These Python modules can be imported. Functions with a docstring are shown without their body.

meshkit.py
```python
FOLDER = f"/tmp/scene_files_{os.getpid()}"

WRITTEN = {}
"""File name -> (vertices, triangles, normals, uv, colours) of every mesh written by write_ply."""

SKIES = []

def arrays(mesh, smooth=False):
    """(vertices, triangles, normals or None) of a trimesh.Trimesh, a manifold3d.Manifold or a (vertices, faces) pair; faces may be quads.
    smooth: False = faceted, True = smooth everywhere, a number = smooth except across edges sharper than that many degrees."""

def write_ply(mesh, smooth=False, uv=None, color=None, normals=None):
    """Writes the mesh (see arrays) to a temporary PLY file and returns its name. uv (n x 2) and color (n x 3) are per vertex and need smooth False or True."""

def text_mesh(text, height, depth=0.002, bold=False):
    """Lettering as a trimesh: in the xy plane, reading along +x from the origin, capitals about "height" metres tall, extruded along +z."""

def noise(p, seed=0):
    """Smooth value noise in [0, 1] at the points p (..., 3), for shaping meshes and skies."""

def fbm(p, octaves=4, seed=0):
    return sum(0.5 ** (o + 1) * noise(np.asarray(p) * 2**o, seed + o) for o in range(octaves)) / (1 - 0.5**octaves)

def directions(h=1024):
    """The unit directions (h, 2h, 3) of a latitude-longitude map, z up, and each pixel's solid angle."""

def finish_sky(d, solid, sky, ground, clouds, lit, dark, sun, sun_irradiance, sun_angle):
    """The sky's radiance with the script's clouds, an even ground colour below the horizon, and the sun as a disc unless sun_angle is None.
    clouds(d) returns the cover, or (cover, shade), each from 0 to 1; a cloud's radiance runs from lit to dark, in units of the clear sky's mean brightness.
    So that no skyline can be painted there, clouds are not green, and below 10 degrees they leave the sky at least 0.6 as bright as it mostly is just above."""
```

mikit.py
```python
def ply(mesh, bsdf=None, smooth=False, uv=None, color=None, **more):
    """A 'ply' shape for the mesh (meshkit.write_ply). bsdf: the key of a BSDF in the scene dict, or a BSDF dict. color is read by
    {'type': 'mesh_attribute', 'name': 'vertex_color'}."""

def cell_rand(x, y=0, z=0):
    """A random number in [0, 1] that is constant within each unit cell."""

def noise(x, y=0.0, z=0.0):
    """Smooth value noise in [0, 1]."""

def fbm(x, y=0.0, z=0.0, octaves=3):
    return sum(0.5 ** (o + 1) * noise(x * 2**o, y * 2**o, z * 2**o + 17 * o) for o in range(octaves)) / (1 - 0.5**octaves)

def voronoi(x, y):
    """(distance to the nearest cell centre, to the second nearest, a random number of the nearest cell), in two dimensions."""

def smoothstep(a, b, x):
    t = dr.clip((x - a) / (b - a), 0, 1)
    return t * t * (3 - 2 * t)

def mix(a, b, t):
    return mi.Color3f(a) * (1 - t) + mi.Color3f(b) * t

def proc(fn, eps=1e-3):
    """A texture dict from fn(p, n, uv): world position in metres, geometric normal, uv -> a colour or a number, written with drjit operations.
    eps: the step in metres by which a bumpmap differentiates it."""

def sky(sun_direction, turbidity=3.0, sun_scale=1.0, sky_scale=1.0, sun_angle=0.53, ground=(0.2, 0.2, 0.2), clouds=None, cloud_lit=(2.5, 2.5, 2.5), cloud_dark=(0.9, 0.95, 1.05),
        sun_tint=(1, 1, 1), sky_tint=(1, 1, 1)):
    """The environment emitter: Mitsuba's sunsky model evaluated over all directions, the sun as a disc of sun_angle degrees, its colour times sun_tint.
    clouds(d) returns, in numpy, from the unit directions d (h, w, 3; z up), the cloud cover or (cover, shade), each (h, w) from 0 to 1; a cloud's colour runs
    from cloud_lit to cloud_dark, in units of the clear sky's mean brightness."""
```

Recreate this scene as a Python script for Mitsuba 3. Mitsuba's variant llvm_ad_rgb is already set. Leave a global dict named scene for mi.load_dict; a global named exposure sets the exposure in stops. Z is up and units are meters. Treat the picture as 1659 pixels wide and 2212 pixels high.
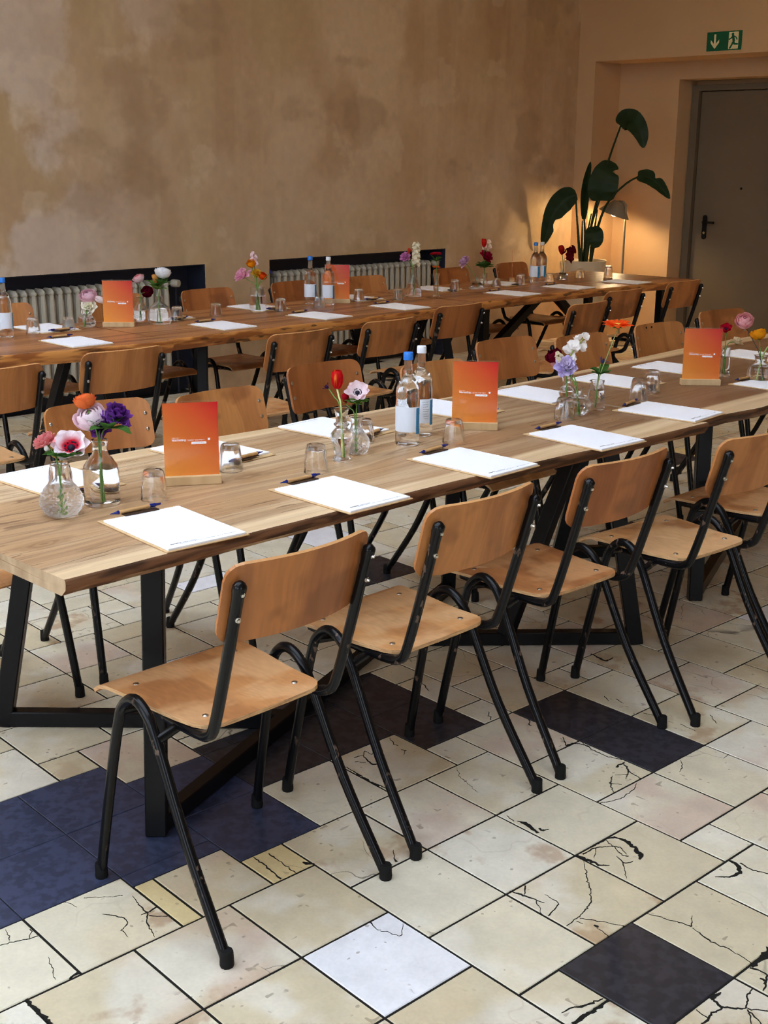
import math, random
import numpy as np, trimesh
import mitsuba as mi
import drjit as dr
import mikit, meshkit
from mikit import proc, noise, fbm, voronoi, smoothstep, mix, cell_rand
from shapely.geometry import Polygon, LineString, Point, box as sbox
from shapely.ops import unary_union

T = mi.ScalarTransform4f
PI = math.pi
scene, labels, used = {}, {}, {}
rng = np.random.default_rng(7)
random.seed(7)

# ------------------------------------------------------------------ camera, sky, lights
F_PX, PITCH, ROLL, YAW = 2691.0, math.radians(15.772), math.radians(-0.424), math.radians(44.273)
CAM = np.array([0.0, 0.0, 1.6])


def camera_axes():
    fw = np.array([0, math.cos(PITCH), -math.sin(PITCH)])
    ri = np.array([1.0, 0, 0])
    dn = np.cross(fw, ri)
    c, s = math.cos(ROLL), math.sin(ROLL)
    r2, d2 = c * ri + s * dn, -s * ri + c * dn
    w = np.array([[math.sin(YAW), math.cos(YAW), 0], [-math.cos(YAW), math.sin(YAW), 0], [0, 0, 1.0]])
    return w @ r2, w @ d2, w @ fw


RI, DN, FW = camera_axes()
scene['camera'] = {'type': 'perspective', 'fov_axis': 'x', 'fov': math.degrees(2 * math.atan(829.5 / F_PX)),
                   'near_clip': 0.05, 'far_clip': 200.0,
                   'to_world': T().look_at(origin=CAM.tolist(), target=(CAM + FW).tolist(), up=(-DN).tolist())}


def to_px(P):
    q = np.asarray(P, float) - CAM
    z = q @ FW
    return 829.5 + F_PX * (q @ RI) / z, 1106 + F_PX * (q @ DN) / z, z


def cloud_cover(d):
    n = meshkit.fbm(d * 3.0, 4, 3)
    return np.ones(d.shape[:2]), np.clip((n - 0.4) * 0.9, 0, 1)


scene['sky'] = mikit.sky((-0.5, 0.3, 0.8), turbidity=4.0, sun_scale=0.0, sky_scale=1.0, ground=(0.25, 0.25, 0.24), clouds=cloud_cover,
                         cloud_lit=(2.2, 2.5, 2.95), cloud_dark=(1.75, 2.05, 2.5), sun_angle=0.53)
exposure = 3.7
FLOOR_LAMP_POWER, PENDANT_POWER = 30.0, 10.5


# ------------------------------------------------------------------ helpers
def lin(r, g, b):
    return [((c / 255) / 12.92 if c <= 10 else ((c / 255 + 0.055) / 1.055) ** 2.4) for c in (r, g, b)]


def numbered(name):
    n = used.get(name, 0)
    used[name] = n + 1
    return name if n == 0 else f'{name}_{n:03d}'


def tag(key, label=None, cat=None, group=None, kind=None):
    d = labels.setdefault(key, {})
    if label: d['label'] = label
    if cat: d['category'] = cat
    if group: d['group'] = group
    if kind: d['kind'] = kind


def thing(name, label, cat, group=None):
    k = numbered(name)
    tag(k, label, cat, group)
    return k


def put(name, shape, parent=None, to_world=None, label=None):
    """One entry of the scene. shape: a ply dict (shared between copies)."""
    k = numbered((parent + '__' if parent else '') + name)
    scene[k] = dict(shape) if to_world is None else {**shape, 'to_world': to_world}
    if label: tag(k, label)
    return k


def struct(name, shape):
    k = put(name, shape)
    tag(k, kind='structure')
    return k


def cat_mesh(*ms):
    vs, fs, o = [], [], 0
    for v, f in ms:
        v, f = np.asarray(v, float), np.asarray(f, int)
        if f.shape[1] == 4:
            f = np.vstack([f[:, [0, 1, 2]], f[:, [0, 2, 3]]])
        vs.append(v); fs.append(f + o); o += len(v)
    return np.vstack(vs), np.vstack(fs)


def tm(m):
    return np.array(m.vertices), np.array(m.faces)


def moved(m, M=None, t=None):
    v, f = m
    v = np.asarray(v, float)
    if M is not None: v = v @ np.asarray(M, float).T
    if t is not None: v = v + np.asarray(t, float)
    return v, f


def rotz(a):
    c, s = math.cos(a), math.sin(a)
    return np.array([[c, -s, 0], [s, c, 0], [0, 0, 1.0]])


def frame_to(d):
    """Rotation taking +z to d."""
    z = np.asarray(d, float) / np.linalg.norm(d)
    a = np.array([1.0, 0, 0]) if abs(z[0]) < 0.9 else np.array([0, 1.0, 0])
    x = np.cross(a, z); x /= np.linalg.norm(x)
    return np.stack([x, np.cross(z, x), z], 1)


def spline(pts, n=8):
    p = np.asarray(pts, float)
    q = np.vstack([2 * p[0] - p[1], p, 2 * p[-1] - p[-2]])
    out = []
    for i in range(1, len(q) - 2):
        for t in np.arange(n) / n:
            a, b, c, d = q[i - 1], q[i], q[i + 1], q[i + 2]
            out.append(0.5 * (2 * b + (c - a) * t + (2 * a - 5 * b + 4 * c - d) * t * t + (3 * b - a - 3 * c + d) * t ** 3))
    out.append(p[-1])
    return np.array(out)


def tube(pts, r, sides=10, caps=True, scale2=None):
    p = np.asarray(pts, float)
    n = len(p)
    r = np.broadcast_to(r, (n,)).astype(float)
    t = np.gradient(p, axis=0)
    t /= np.linalg.norm(t, axis=1, keepdims=True) + 1e-12
    u = np.cross(t[0], [0, 0, 1.0] if abs(t[0, 2]) < 0.9 else [1.0, 0, 0])
    u /= np.linalg.norm(u)
    ang = np.arange(sides) * 2 * PI / sides
    vs = []
    for i in range(n):
        u = u - t[i] * (u @ t[i]); u /= np.linalg.norm(u)
        w = np.cross(t[i], u)
        vs.append(p[i] + r[i] * (np.cos(ang)[:, None] * u + np.sin(ang)[:, None] * w))
    v = np.vstack(vs)
    f = []
    for i in range(n - 1):
        for j in range(sides):
            a, b = i * sides + j, i * sides + (j + 1) % sides
            f += [[a, b, b + sides], [a, b + sides, a + sides]]
    if caps:
        v = np.vstack([v, p[0], p[-1]])
        c0, c1 = len(v) - 2, len(v) - 1
        e = (n - 1) * sides
        for j in range(sides):
            f += [[c0, (j + 1) % sides, j], [c1, e + j, e + (j + 1) % sides]]
    return v, np.array(f)


def lathe(profile, seg=24, mod=None):
    """Profile [(r, z)] from bottom to top; r = 0 at an end closes it. mod(theta, z, r) -> r."""
    th = np.arange(seg) * 2 * PI / seg
    rows, v, f = [], [], []
    for r, z in profile:
        if r < 1e-6:
            rows.append([len(v)]); v.append([0, 0, z])
        else:
            rr = np.full(seg, r) if mod is None else np.broadcast_to(mod(th, z, r), (seg,))
            rows.append(list(range(len(v), len(v) + seg)))
            v += [[rr[k] * math.cos(th[k]), rr[k] * math.sin(th[k]), z] for k in range(seg)]
    for a, b in zip(rows, rows[1:]):
        for k in range(seg):
            k2 = (k + 1) % seg
            if len(a) == 1 and len(b) == 1: continue
            if len(a) == 1: f.append([a[0], b[k2], b[k]])
            elif len(b) == 1: f.append([a[k], a[k2], b[0]])
            else: f += [[a[k], a[k2], b[k2]], [a[k], b[k2], b[k]]]
    return np.array(v, float), np.array(f)


def cbox(dx, dy, dz, b=0.002, c=(0, 0, 0)):
    """Box with chamfered edges, centred at c."""
    pts = []
    for x in (-1, 1):
        for y in (-1, 1):
            for z in (-1, 1):
                X, Y, Z = x * dx / 2, y * dy / 2, z * dz / 2
                pts += [[X - x * b, Y - y * b, Z], [X - x * b, Y, Z - z * b], [X, Y - y * b, Z - z * b]]
    h = trimesh.convex.convex_hull(np.array(pts))
    return np.array(h.vertices) + np.asarray(c), np.array(h.faces)


def pbox(x0, x1, y0, y1, z0, z1):
    m = trimesh.creation.box((x1 - x0, y1 - y0, z1 - z0))
    return np.array(m.vertices) + [(x0 + x1) / 2, (y0 + y1) / 2, (z0 + z1) / 2], np.array(m.faces)


def bar(a, b, w, h=None, bevel=0.003, up=(0, 0, 1)):
    """Square steel tube from a to b."""
    a, b = np.asarray(a, float), np.asarray(b, float)
    d = b - a
    L = np.linalg.norm(d)
    z = d / L
    u = np.asarray(up, float)
    if abs(z @ u) > 0.9: u = np.array([1.0, 0, 0])
    x = np.cross(u, z); x /= np.linalg.norm(x)
    return moved(cbox(w, h or w, L, bevel), np.stack([x, np.cross(z, x), z], 1), (a + b) / 2)


def extrude(poly, d):
    ps = getattr(poly, 'geoms', [poly])
    return cat_mesh(*[tm(trimesh.creation.extrude_polygon(g, d, engine='earcut')) for g in ps if g.area > 0])


def grid_faces(nu, nv):
    i, j = np.meshgrid(np.arange(nu - 1), np.arange(nv - 1), indexing='ij')
    a = (i * nv + j).ravel()
    return np.stack([a, a + nv, a + nv + 1, a + 1], 1)


def shell(top, thick):
    """top: (nu, nv, 3) grid. Closed sheet: thickness goes along minus the grid normal."""
    nu, nv = top.shape[:2]
    du, dv = np.gradient(top, axis=0), np.gradient(top, axis=1)
    n = np.cross(du, dv); n /= np.linalg.norm(n, axis=2, keepdims=True) + 1e-12
    bot = top - n * thick
    f = grid_faces(nu, nv)
    N = nu * nv
    v = np.vstack([top.reshape(-1, 3), bot.reshape(-1, 3)])
    fs = [f, f[:, ::-1] + N]
    rim = [i * nv for i in range(nu)] + [(nu - 1) * nv + j for j in range(1, nv)] + [i * nv + nv - 1 for i in range(nu - 2, -1, -1)] + list(range(nv - 2, 0, -1))
    r = np.array(rim); r2 = np.roll(r, -1)
    fs.append(np.stack([r, r + N, r2 + N, r2], 1))
    return cat_mesh((v, np.vstack(fs)))


def ply(m, bsdf, smooth=False, uv=None, color=None):
    return mikit.ply((np.asarray(m[0], float), np.asarray(m[1], int)), bsdf, smooth=smooth, uv=uv, color=color)


def cply(m, bsdf, col, smooth=True):
    """A mesh in the vertex-coloured BSDF: col is one linear colour or one per vertex."""
    n = len(m[0])
    c = np.broadcast_to(np.asarray(col, float), (n, 3))
    return mikit.ply((np.asarray(m[0], float), np.asarray(m[1], int)), bsdf, smooth=smooth, color=np.array(c))


def fan_smooth(m, bsdf, ang=35):
    return mikit.ply((np.asarray(m[0], float), np.asarray(m[1], int)), bsdf, smooth=ang)


def place(x, y, z=0.0, a=0.0, s=None):
    t = T().translate([x, y, z]).rotate([0, 0, 1], math.degrees(a))
    return t if s is None else t.scale(list(s))


# ------------------------------------------------------------------ materials
def V3(c):
    return mi.Color3f(*[float(x) for x in c])


def bsdf(name, d, two=True):
    scene[name] = {'type': 'twosided', 'bsdf': d} if two else d
    return name


def plain(name, col, rough=0.5, metal=0.0, spec=0.5, **k):
    return bsdf(name, {'type': 'principled', 'base_color': {'type': 'rgb', 'value': list(col)}, 'roughness': rough, 'metallic': metal, 'specular': spec, **k})


def f_tile(p, n, uv):
    r = mi.Float(uv.x); ty = mi.Float(uv.y)
    q = fbm(p.x * 5 + r * 37, p.y * 5, 3.0, 4)
    q2 = fbm(p.x * 17 + 9, p.y * 17 + r * 11, 1.0, 3)
    q3 = fbm(p.x * 60, p.y * 60, 2.0, 3)
    cream = mix(lin(220, 212, 188), lin(206, 192, 160), smoothstep(0.1, 0.95, r))
    cream = mix(cream, lin(226, 221, 206), smoothstep(0.50, 0.66, q) * 0.6)
    cream = mix(cream, lin(206, 184, 144), smoothstep(0.58, 0.72, fbm(p.x * 3.1 + 4, p.y * 3.1 + r * 5, 2.0, 3)) * 0.35)
    pink = smoothstep(0.42, 0.72, fbm(p.x * 5 + r * 91, p.y * 5, 8.0, 5)) * smoothstep(0.80, 0.9, cell_rand(r * 331, 4, 2)) * 0.55
    cream = mix(cream, lin(196, 164, 148), pink)
    white = mix(lin(228, 227, 228), lin(236, 236, 238), q)
    yellow = mix(lin(224, 204, 152), lin(212, 190, 140), q)
    dark_sky_lit = mix(lin(58, 66, 92), lin(47, 54, 76), smoothstep(0.35, 0.65, 0.3 * q2 + 0.7 * q3))  # same dark tile with the bluish daylight painted into its colour
    dark = mix(lin(51, 51, 58), lin(41, 41, 47), smoothstep(0.35, 0.65, 0.3 * q2 + 0.7 * q3))
    # long faint veins
    v1 = dr.abs(fbm(p.x * 4 + r * 57, p.y * 4, 7.0, 4) - 0.5)
    cream = mix(cream, lin(186, 172, 146), (1 - smoothstep(0.0, 0.010, v1)) * 0.25 * smoothstep(0.55, 0.7, noise(p.x * 6 + r * 17, p.y * 6, 8.0)))
    c = dr.select(ty > 2.5, yellow, dr.select(ty > 1.5, white, cream))
    c = c * (0.90 + 0.20 * q2) * (0.97 + 0.06 * noise(p.x * 180, p.y * 180, 1.0))
    sp0 = fbm(p.x * 7 + 31 + r * 9, p.y * 7 + 7, 2.0, 5)
    sp = smoothstep(0.62, 0.76, sp0 + 0.12 * (q3 - 0.5)) * smoothstep(0.3, 0.6, cell_rand(r * 71, 2, 9))
    speck = smoothstep(0.86, 0.90, noise(p.x * 75, p.y * 75, 3.0)) * smoothstep(0.55, 0.7, q2)
    c = mix(c, lin(120, 104, 84), speck * 0.5)
    c = mix(c, lin(158, 114, 72), sp * 0.55 * dr.select(ty > .5, 0.0, 1.0))
    # fine cracks that run in some places only
    wx = p.x + 0.12 * (fbm(p.x * 7, p.y * 7, 5.0, 4) - 0.5)
    wy = p.y + 0.12 * (fbm(p.x * 7 + 40, p.y * 7, 6.0, 4) - 0.5)
    a, b, w = voronoi(wx * 8.0 + r * 20, wy * 5.0)
    where = smoothstep(0.60, 0.70, noise(p.x * 4.3 + r * 13, p.y * 4.3 + 3, 4.0)) * smoothstep(0.35, 0.6, cell_rand(r * 977, 3, 5))
    fine = (1 - smoothstep(0.0, 0.022, b - a)) * where
    c = mix(c, lin(84, 74, 62), fine * 0.75)
    return dr.select(ty > 3.5, dark_sky_lit, dr.select((ty > 0.5) & (ty < 1.5), dark, c))


def f_front_wood(p, n, uv):
    x, y = p.x, p.y
    warp = fbm(x * 1.3, y * 4.5, 1.0, 3)
    yy = y + 0.10 * (warp - 0.5) + 0.02 * (noise(x * 5, y * 14, 2.0) - 0.5)
    ring = noise(x * 1.1, yy * 46, 3.0)
    band = fbm(x * 0.7, yy * 13, 5.0, 3)
    fine = noise(x * 9, yy * 260, 7.0)
    c = mix(lin(198, 170, 134), lin(174, 138, 100), smoothstep(0.3, 0.72, band))
    c = mix(c, lin(146, 110, 78), smoothstep(0.58, 0.84, ring) * 0.45)
    ring2 = noise(x * 2.1 + 5, yy * 90, 4.0)
    c = mix(c, lin(150, 116, 84), smoothstep(0.6, 0.85, ring2) * 0.35)
    c = c * (0.90 + 0.18 * fine)
    c = mix(c, mix(c, lin(112, 72, 45), 0.85), smoothstep(2.3, 4.0, x + 1.2 * (fbm(x * 1.5, y * 3, 41.0, 3) - 0.5)))  # light falloff towards the right is painted in as darker brown
    wy = y + 0.05 * (fbm(x * 6, y * 10, 15.0, 4) - 0.5)
    line = (1 - smoothstep(0.0, 0.045, dr.abs(noise(x * 1.0 + 2, yy * 30, 51.0) - 0.5))) + 0.7 * (1 - smoothstep(0.0, 0.04, dr.abs(noise(x * 1.4 + 9, yy * 52, 57.0) - 0.5)))
    c = mix(c, lin(132, 98, 68), dr.minimum(line, 1.0) * 0.48 * smoothstep(0.3, 0.6, noise(x * 3, y * 6, 58.0)))
    streak = smoothstep(0.80, 0.88, noise(x * 7 + 3, wy * 110, 11.0)) * smoothstep(0.46, 0.62, noise(x * 2.6, y * 7, 12.0))
    c = mix(c, lin(104, 74, 52), streak * 0.65)
    # pale sapwood along the live edges
    e = 0.025 * (fbm(x * 2.0, 3.0, 4.0, 3) - 0.5)
    sap = dr.maximum(1 - smoothstep(2.235 + e, 2.262 + e, y), smoothstep(2.985 + e, 3.015 + e, y))
    sapc = mix(lin(222, 196, 158), lin(200, 168, 126), ring) * (0.93 + 0.12 * fine)
    c = mix(c, sapc, sap * 0.9)
    # knots
    for kx, ky, s in ((1.40, 2.44, 0.045), (2.13, 2.60, 0.06), (3.52, 2.36, 0.028)):
        ex, ey = (x - kx) / (s * 2.2), (y - ky) / s
        d = dr.sqrt(ex * ex + ey * ey) + 0.7 * (fbm(x * 14, y * 22, 1.0, 3) - 0.5)
        c = mix(c, mix(lin(112, 76, 48), lin(176, 136, 94), noise(d * 6, 1.0, 4.0)), (1 - smoothstep(0.3, 1.15, d)) * 0.6)
    # bark side and saw-cut end
    side = smoothstep(0.35, 0.75, dr.abs(n.y)) * (1 - smoothstep(0.5, 0.8, dr.abs(n.x)))
    bark = mix(lin(116, 78, 52), lin(64, 40, 27), smoothstep(0.35, 0.65, fbm(x * 9, y * 9, p.z * 60, 3)))
    c = mix(c, bark, side)
    end = smoothstep(0.6, 0.8, dr.abs(n.x))
    endc = mix(lin(196, 170, 136), lin(150, 120, 90), fbm(y * 40, p.z * 26, 2.0, 3))
    return mix(c, endc, end)


def f_back_wood(p, n, uv):
    x, y = p.x, p.y
    warp = fbm(x * 1.1, y * 4, 21.0, 3)
    yy = y + 0.12 * (warp - 0.5)
    band = fbm(x * 0.8, yy * 12, 25.0, 3)
    ring = noise(x * 1.2, yy * 42, 23.0)
    fine = noise(x * 9, yy * 240, 27.0)
    c = mix(lin(164, 108, 64), lin(126, 76, 42), smoothstep(0.3, 0.7, band))
    c = mix(c, lin(92, 54, 32), smoothstep(0.62, 0.85, ring) * 0.55)
    c = c * (0.90 + 0.18 * fine)
    side = smoothstep(0.3, 0.7, dr.abs(n.y))
    lv = mix(lin(206, 140, 74), lin(148, 86, 42), smoothstep(0.35, 0.65, fbm(x * 7, p.z * 45, 22.0, 3)))
    lv = mix(lv, lin(70, 42, 26), smoothstep(0.62, 0.76, fbm(x * 11, p.z * 50, 24.0, 3)) * 0.8)
    return mix(c, lv, side)


def f_ply_wood(p, n, uv):
    t = mi.Float(uv.x); back = mi.Float(uv.y) > 1.0
    s = mi.Float(uv.y) * 31
    gz = dr.select(back, p.z, p.y)
    wx = p.x + 0.06 * (fbm(p.x * 6 + s, gz * 5, 3.0, 3) - 0.5)
    band = fbm(wx * 16 + s, gz * 2.4, p.y * 3, 4)
    fine = noise(wx * 170, gz * 9, p.y * 40)
    blot = fbm(p.x * 7 + s, p.y * 7, p.z * 7 + s, 4)
    c = mix(lin(212, 158, 100), lin(172, 110, 64), t)
    c = mix(c, mix(lin(186, 128, 78), lin(134, 78, 44), t), smoothstep(0.40, 0.66, band) * 0.7)
    c = mix(c, lin(126, 78, 48), smoothstep(0.56, 0.72, blot) * 0.5)
    worn = smoothstep(0.42, 0.62, fbm(p.x * 5 + s * 3, p.y * 9, 4.0, 4)) * dr.select(back, 0.0, 0.75)
    c = mix(c, mix(lin(222, 182, 134), lin(196, 142, 94), t), worn)
    scratch = smoothstep(0.80, 0.86, noise(p.x * 30 + p.y * 22 + s, p.y * 4 - p.x * 6, p.z * 12)) * dr.select(back, 0.0, 0.35)
    c = mix(c, lin(226, 188, 146), scratch)
    edge = dr.select(back, smoothstep(0.72, 0.9, n.z), 1 - smoothstep(0.25, 0.5, dr.abs(n.z)))
    c = mix(c, mix(lin(224, 184, 132), lin(150, 100, 64), noise(p.z * 500, p.x * 40, p.y * 40) * dr.select(back, 0.2, 0.9)), edge * 0.8)
    c = c * dr.select(back, mi.Color3f(.84, .69, .56), mi.Color3f(1.0))
    return c * (0.92 + 0.16 * fine)


def f_black_paint(p, n, uv):
    w = fbm(p.x * 22, p.y * 22, p.z * 12, 3)
    w2 = fbm(p.x * 110, p.y * 110, p.z * 45, 3)
    s = smoothstep(0.62, 0.70, w2) * smoothstep(0.54, 0.64, w) * 0.7
    return mix(lin(12, 12, 14), lin(112, 90, 76), s)


def f_wall(p, n, uv):
    x, z = p.x, p.z
    a = fbm(x * 0.8, z * 0.7, 3.0, 5)
    b = fbm(x * 2.4 + 2 * a, z * 1.6, 6.0, 5)
    st = fbm(x * 8, z * 0.8 + a, 9.0, 4)
    g = fbm(x * 26, z * 22, 2.0, 3)
    c = mix(lin(208, 182, 150), lin(190, 158, 122), smoothstep(0.3, 0.7, a))
    c = mix(c, lin(176, 142, 106), smoothstep(0.42, 0.70, b) * 0.55)
    c = mix(c, lin(212, 186, 152), smoothstep(0.48, 0.72, st) * 0.30)
    c = mix(c, lin(194, 170, 124), smoothstep(0.5, 0.7, fbm(x * 1.3 + 9, z * 1.1, 31.0, 4)) * 0.35)
    left = 1 - smoothstep(3.9, 5.4, x + 1.4 * (fbm(x * 1.2, z * 1.2, 12.0, 4) - 0.5))
    pale = smoothstep(0.44, 0.52, fbm(x * 1.3 + 5, z * 1.1, 14.0, 5) + 0.05 * (g - .5)) * left
    c = mix(c, lin(220, 204, 192), pale * 0.5)
    s0 = fbm(x * 3.4, z * 3.8, 15.0, 5)
    c = mix(c, lin(222, 200, 170), smoothstep(0.66, 0.74, s0) * 0.3)
    dk = fbm(x * 2.0 + 9, z * 2.6, 18.0, 5)
    c = mix(c, lin(150, 118, 86), smoothstep(0.58, 0.72, dk) * 0.35)
    return c * (0.94 + 0.12 * g)


def f_end_wall(p, n, uv):
    a = fbm(p.y * 1.4, p.z * 1.1, p.x * 2, 3)
    return mix(lin(206, 172, 132), lin(192, 156, 116), a)


def f_door(p, n, uv):
    return mix(lin(112, 100, 82), lin(104, 92, 76), fbm(p.y * 2, p.z * 2, 4.0, 3))


def f_leaf(p, n, uv):
    return mix(lin(36, 56, 28), lin(24, 40, 21), fbm(p.x * 16, p.y * 16, p.z * 16, 2))


def f_bamboo(p, n, uv):
    return mix(lin(214, 172, 118), lin(184, 138, 86), noise(p.x * 40, p.y * 220, p.z * 220))


def f_board(p, n, uv):
    return mix(lin(214, 184, 138), lin(190, 156, 110), fbm(p.x * 10, p.y * 70, 2.0, 2))


def textured(name, fn, rough, spec=0.5, **k):
    return bsdf(name, {'type': 'principled', 'base_color': proc(fn), 'roughness': rough, 'specular': spec, **k})


textured('m_tile', f_tile, 0.36, 0.5)
textured('m_front_wood', f_front_wood, 0.46, 0.35)
textured('m_back_wood', f_back_wood, 0.36, 0.5)
textured('m_plywood', f_ply_wood, 0.40, 0.45)
textured('m_black_paint', f_black_paint, 0.22, 0.25)
textured('m_wall', f_wall, 0.9, 0.1)
textured('m_end_wall', f_end_wall, 0.85, 0.15)
textured('m_door', f_door, 0.55, 0.3)
textured('m_leaf', f_leaf, 0.5, 0.2)
textured('m_bamboo', f_bamboo, 0.45, 0.3)
textured('m_board', f_board, 0.55, 0.25)
plain('m_grout', lin(34, 33, 30), 0.9, spec=0.1)
plain('m_steel', lin(13, 13, 16), 0.32, spec=0.22)
plain('m_navy', lin(34, 38, 52), 0.45, spec=0.5)
plain('m_rubber', lin(18, 18, 18), 0.7, spec=0.2)
plain('m_chrome', lin(214, 210, 202), 0.2, metal=1.0)
plain('m_radiator', lin(186, 178, 160), 0.45, spec=0.4)
plain('m_white_wall', lin(196, 186, 170), 0.9, spec=0.1)
plain('m_pot', lin(214, 196, 166), 0.7, spec=0.2)
plain('m_soil', lin(50, 38, 28), 0.95, spec=0.05)
plain('m_paper', lin(242, 243, 248), 0.6, spec=0.15)
plain('m_shade', lin(150, 136, 112), 0.5, spec=0.3)
scene['m_matte'] = {'type': 'twosided', 'bsdf': {'type': 'principled', 'base_color': {'type': 'mesh_attribute', 'name': 'vertex_color'}, 'roughness': 0.55, 'specular': 0.25}}
scene['m_gloss'] = {'type': 'twosided', 'bsdf': {'type': 'principled', 'base_color': {'type': 'mesh_attribute', 'name': 'vertex_color'}, 'roughness': 0.12, 'specular': 0.5}}
scene['m_petal'] = {'type': 'principledthin', 'base_color': {'type': 'mesh_attribute', 'name': 'vertex_color'}, 'roughness': 0.6, 'diff_trans': 0.5}
scene['m_glass'] = {'type': 'dielectric', 'int_ior': 1.45, 'ext_ior': 1.0}
scene['m_acrylic'] = {'type': 'thindielectric', 'int_ior': 1.49}

# ------------------------------------------------------------------ room shell
WY, WX = 7.05, 9.694            # inner faces of the back wall and of the end wall
X0, Y0, ZC = -2.6, -4.5, 4.3    # left wall, wall behind the camera, ceiling

struct('floor', ply(pbox(X0 - .3, WX + 1.2, Y0 - .3, WY + .35, -0.12, -0.0026), 'm_grout'))


def wall_xz(poly, y, d):
    v, f = extrude(poly, d)
    return np.stack([v[:, 0], y + v[:, 2], v[:, 1]], 1), f[:, ::-1]


def wall_yz(poly, x, d):
    v, f = extrude(poly, d)
    return np.stack([x + v[:, 2], v[:, 0], v[:, 1]], 1), f


NICHE = [(2.85, 5.430), (6.016, 7.947)]
NZ, ND = 0.895, 0.20
back = sbox(X0 - .3, -.1, WX + .4, ZC)
for a, b in NICHE:
    back = back.difference(sbox(a, -.2, b, NZ))
struct('wall_back', ply(wall_xz(back, WY, 0.30), 'm_wall'))
for a, b in NICHE:
    t = 0.006
    m = cat_mesh(pbox(a, b, WY + ND, WY + ND + .05, -.004, NZ), pbox(a, a + t, WY + .004, WY + ND, -.004, NZ), pbox(b - t, b, WY + .004, WY + ND, -.004, NZ), pbox(a, b, WY + .004, WY + ND, NZ - t, NZ))
    struct('trim', ply(m, 'm_navy'))

RX = 10.094                      # back of the recess
end = sbox(Y0 - .3, -.1, WY + .3, ZC).difference(sbox(4.75, -.2, 6.868, 2.456))
struct('wall_right', ply(wall_yz(end, WX, RX - WX), 'm_end_wall'))
inner = sbox(4.5, -.1, 7.1, 2.7).difference(sbox(5.16, -.2, 6.246, 2.302))
struct('wall_recess', ply(wall_yz(inner, RX, 0.30), 'm_end_wall'))

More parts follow.
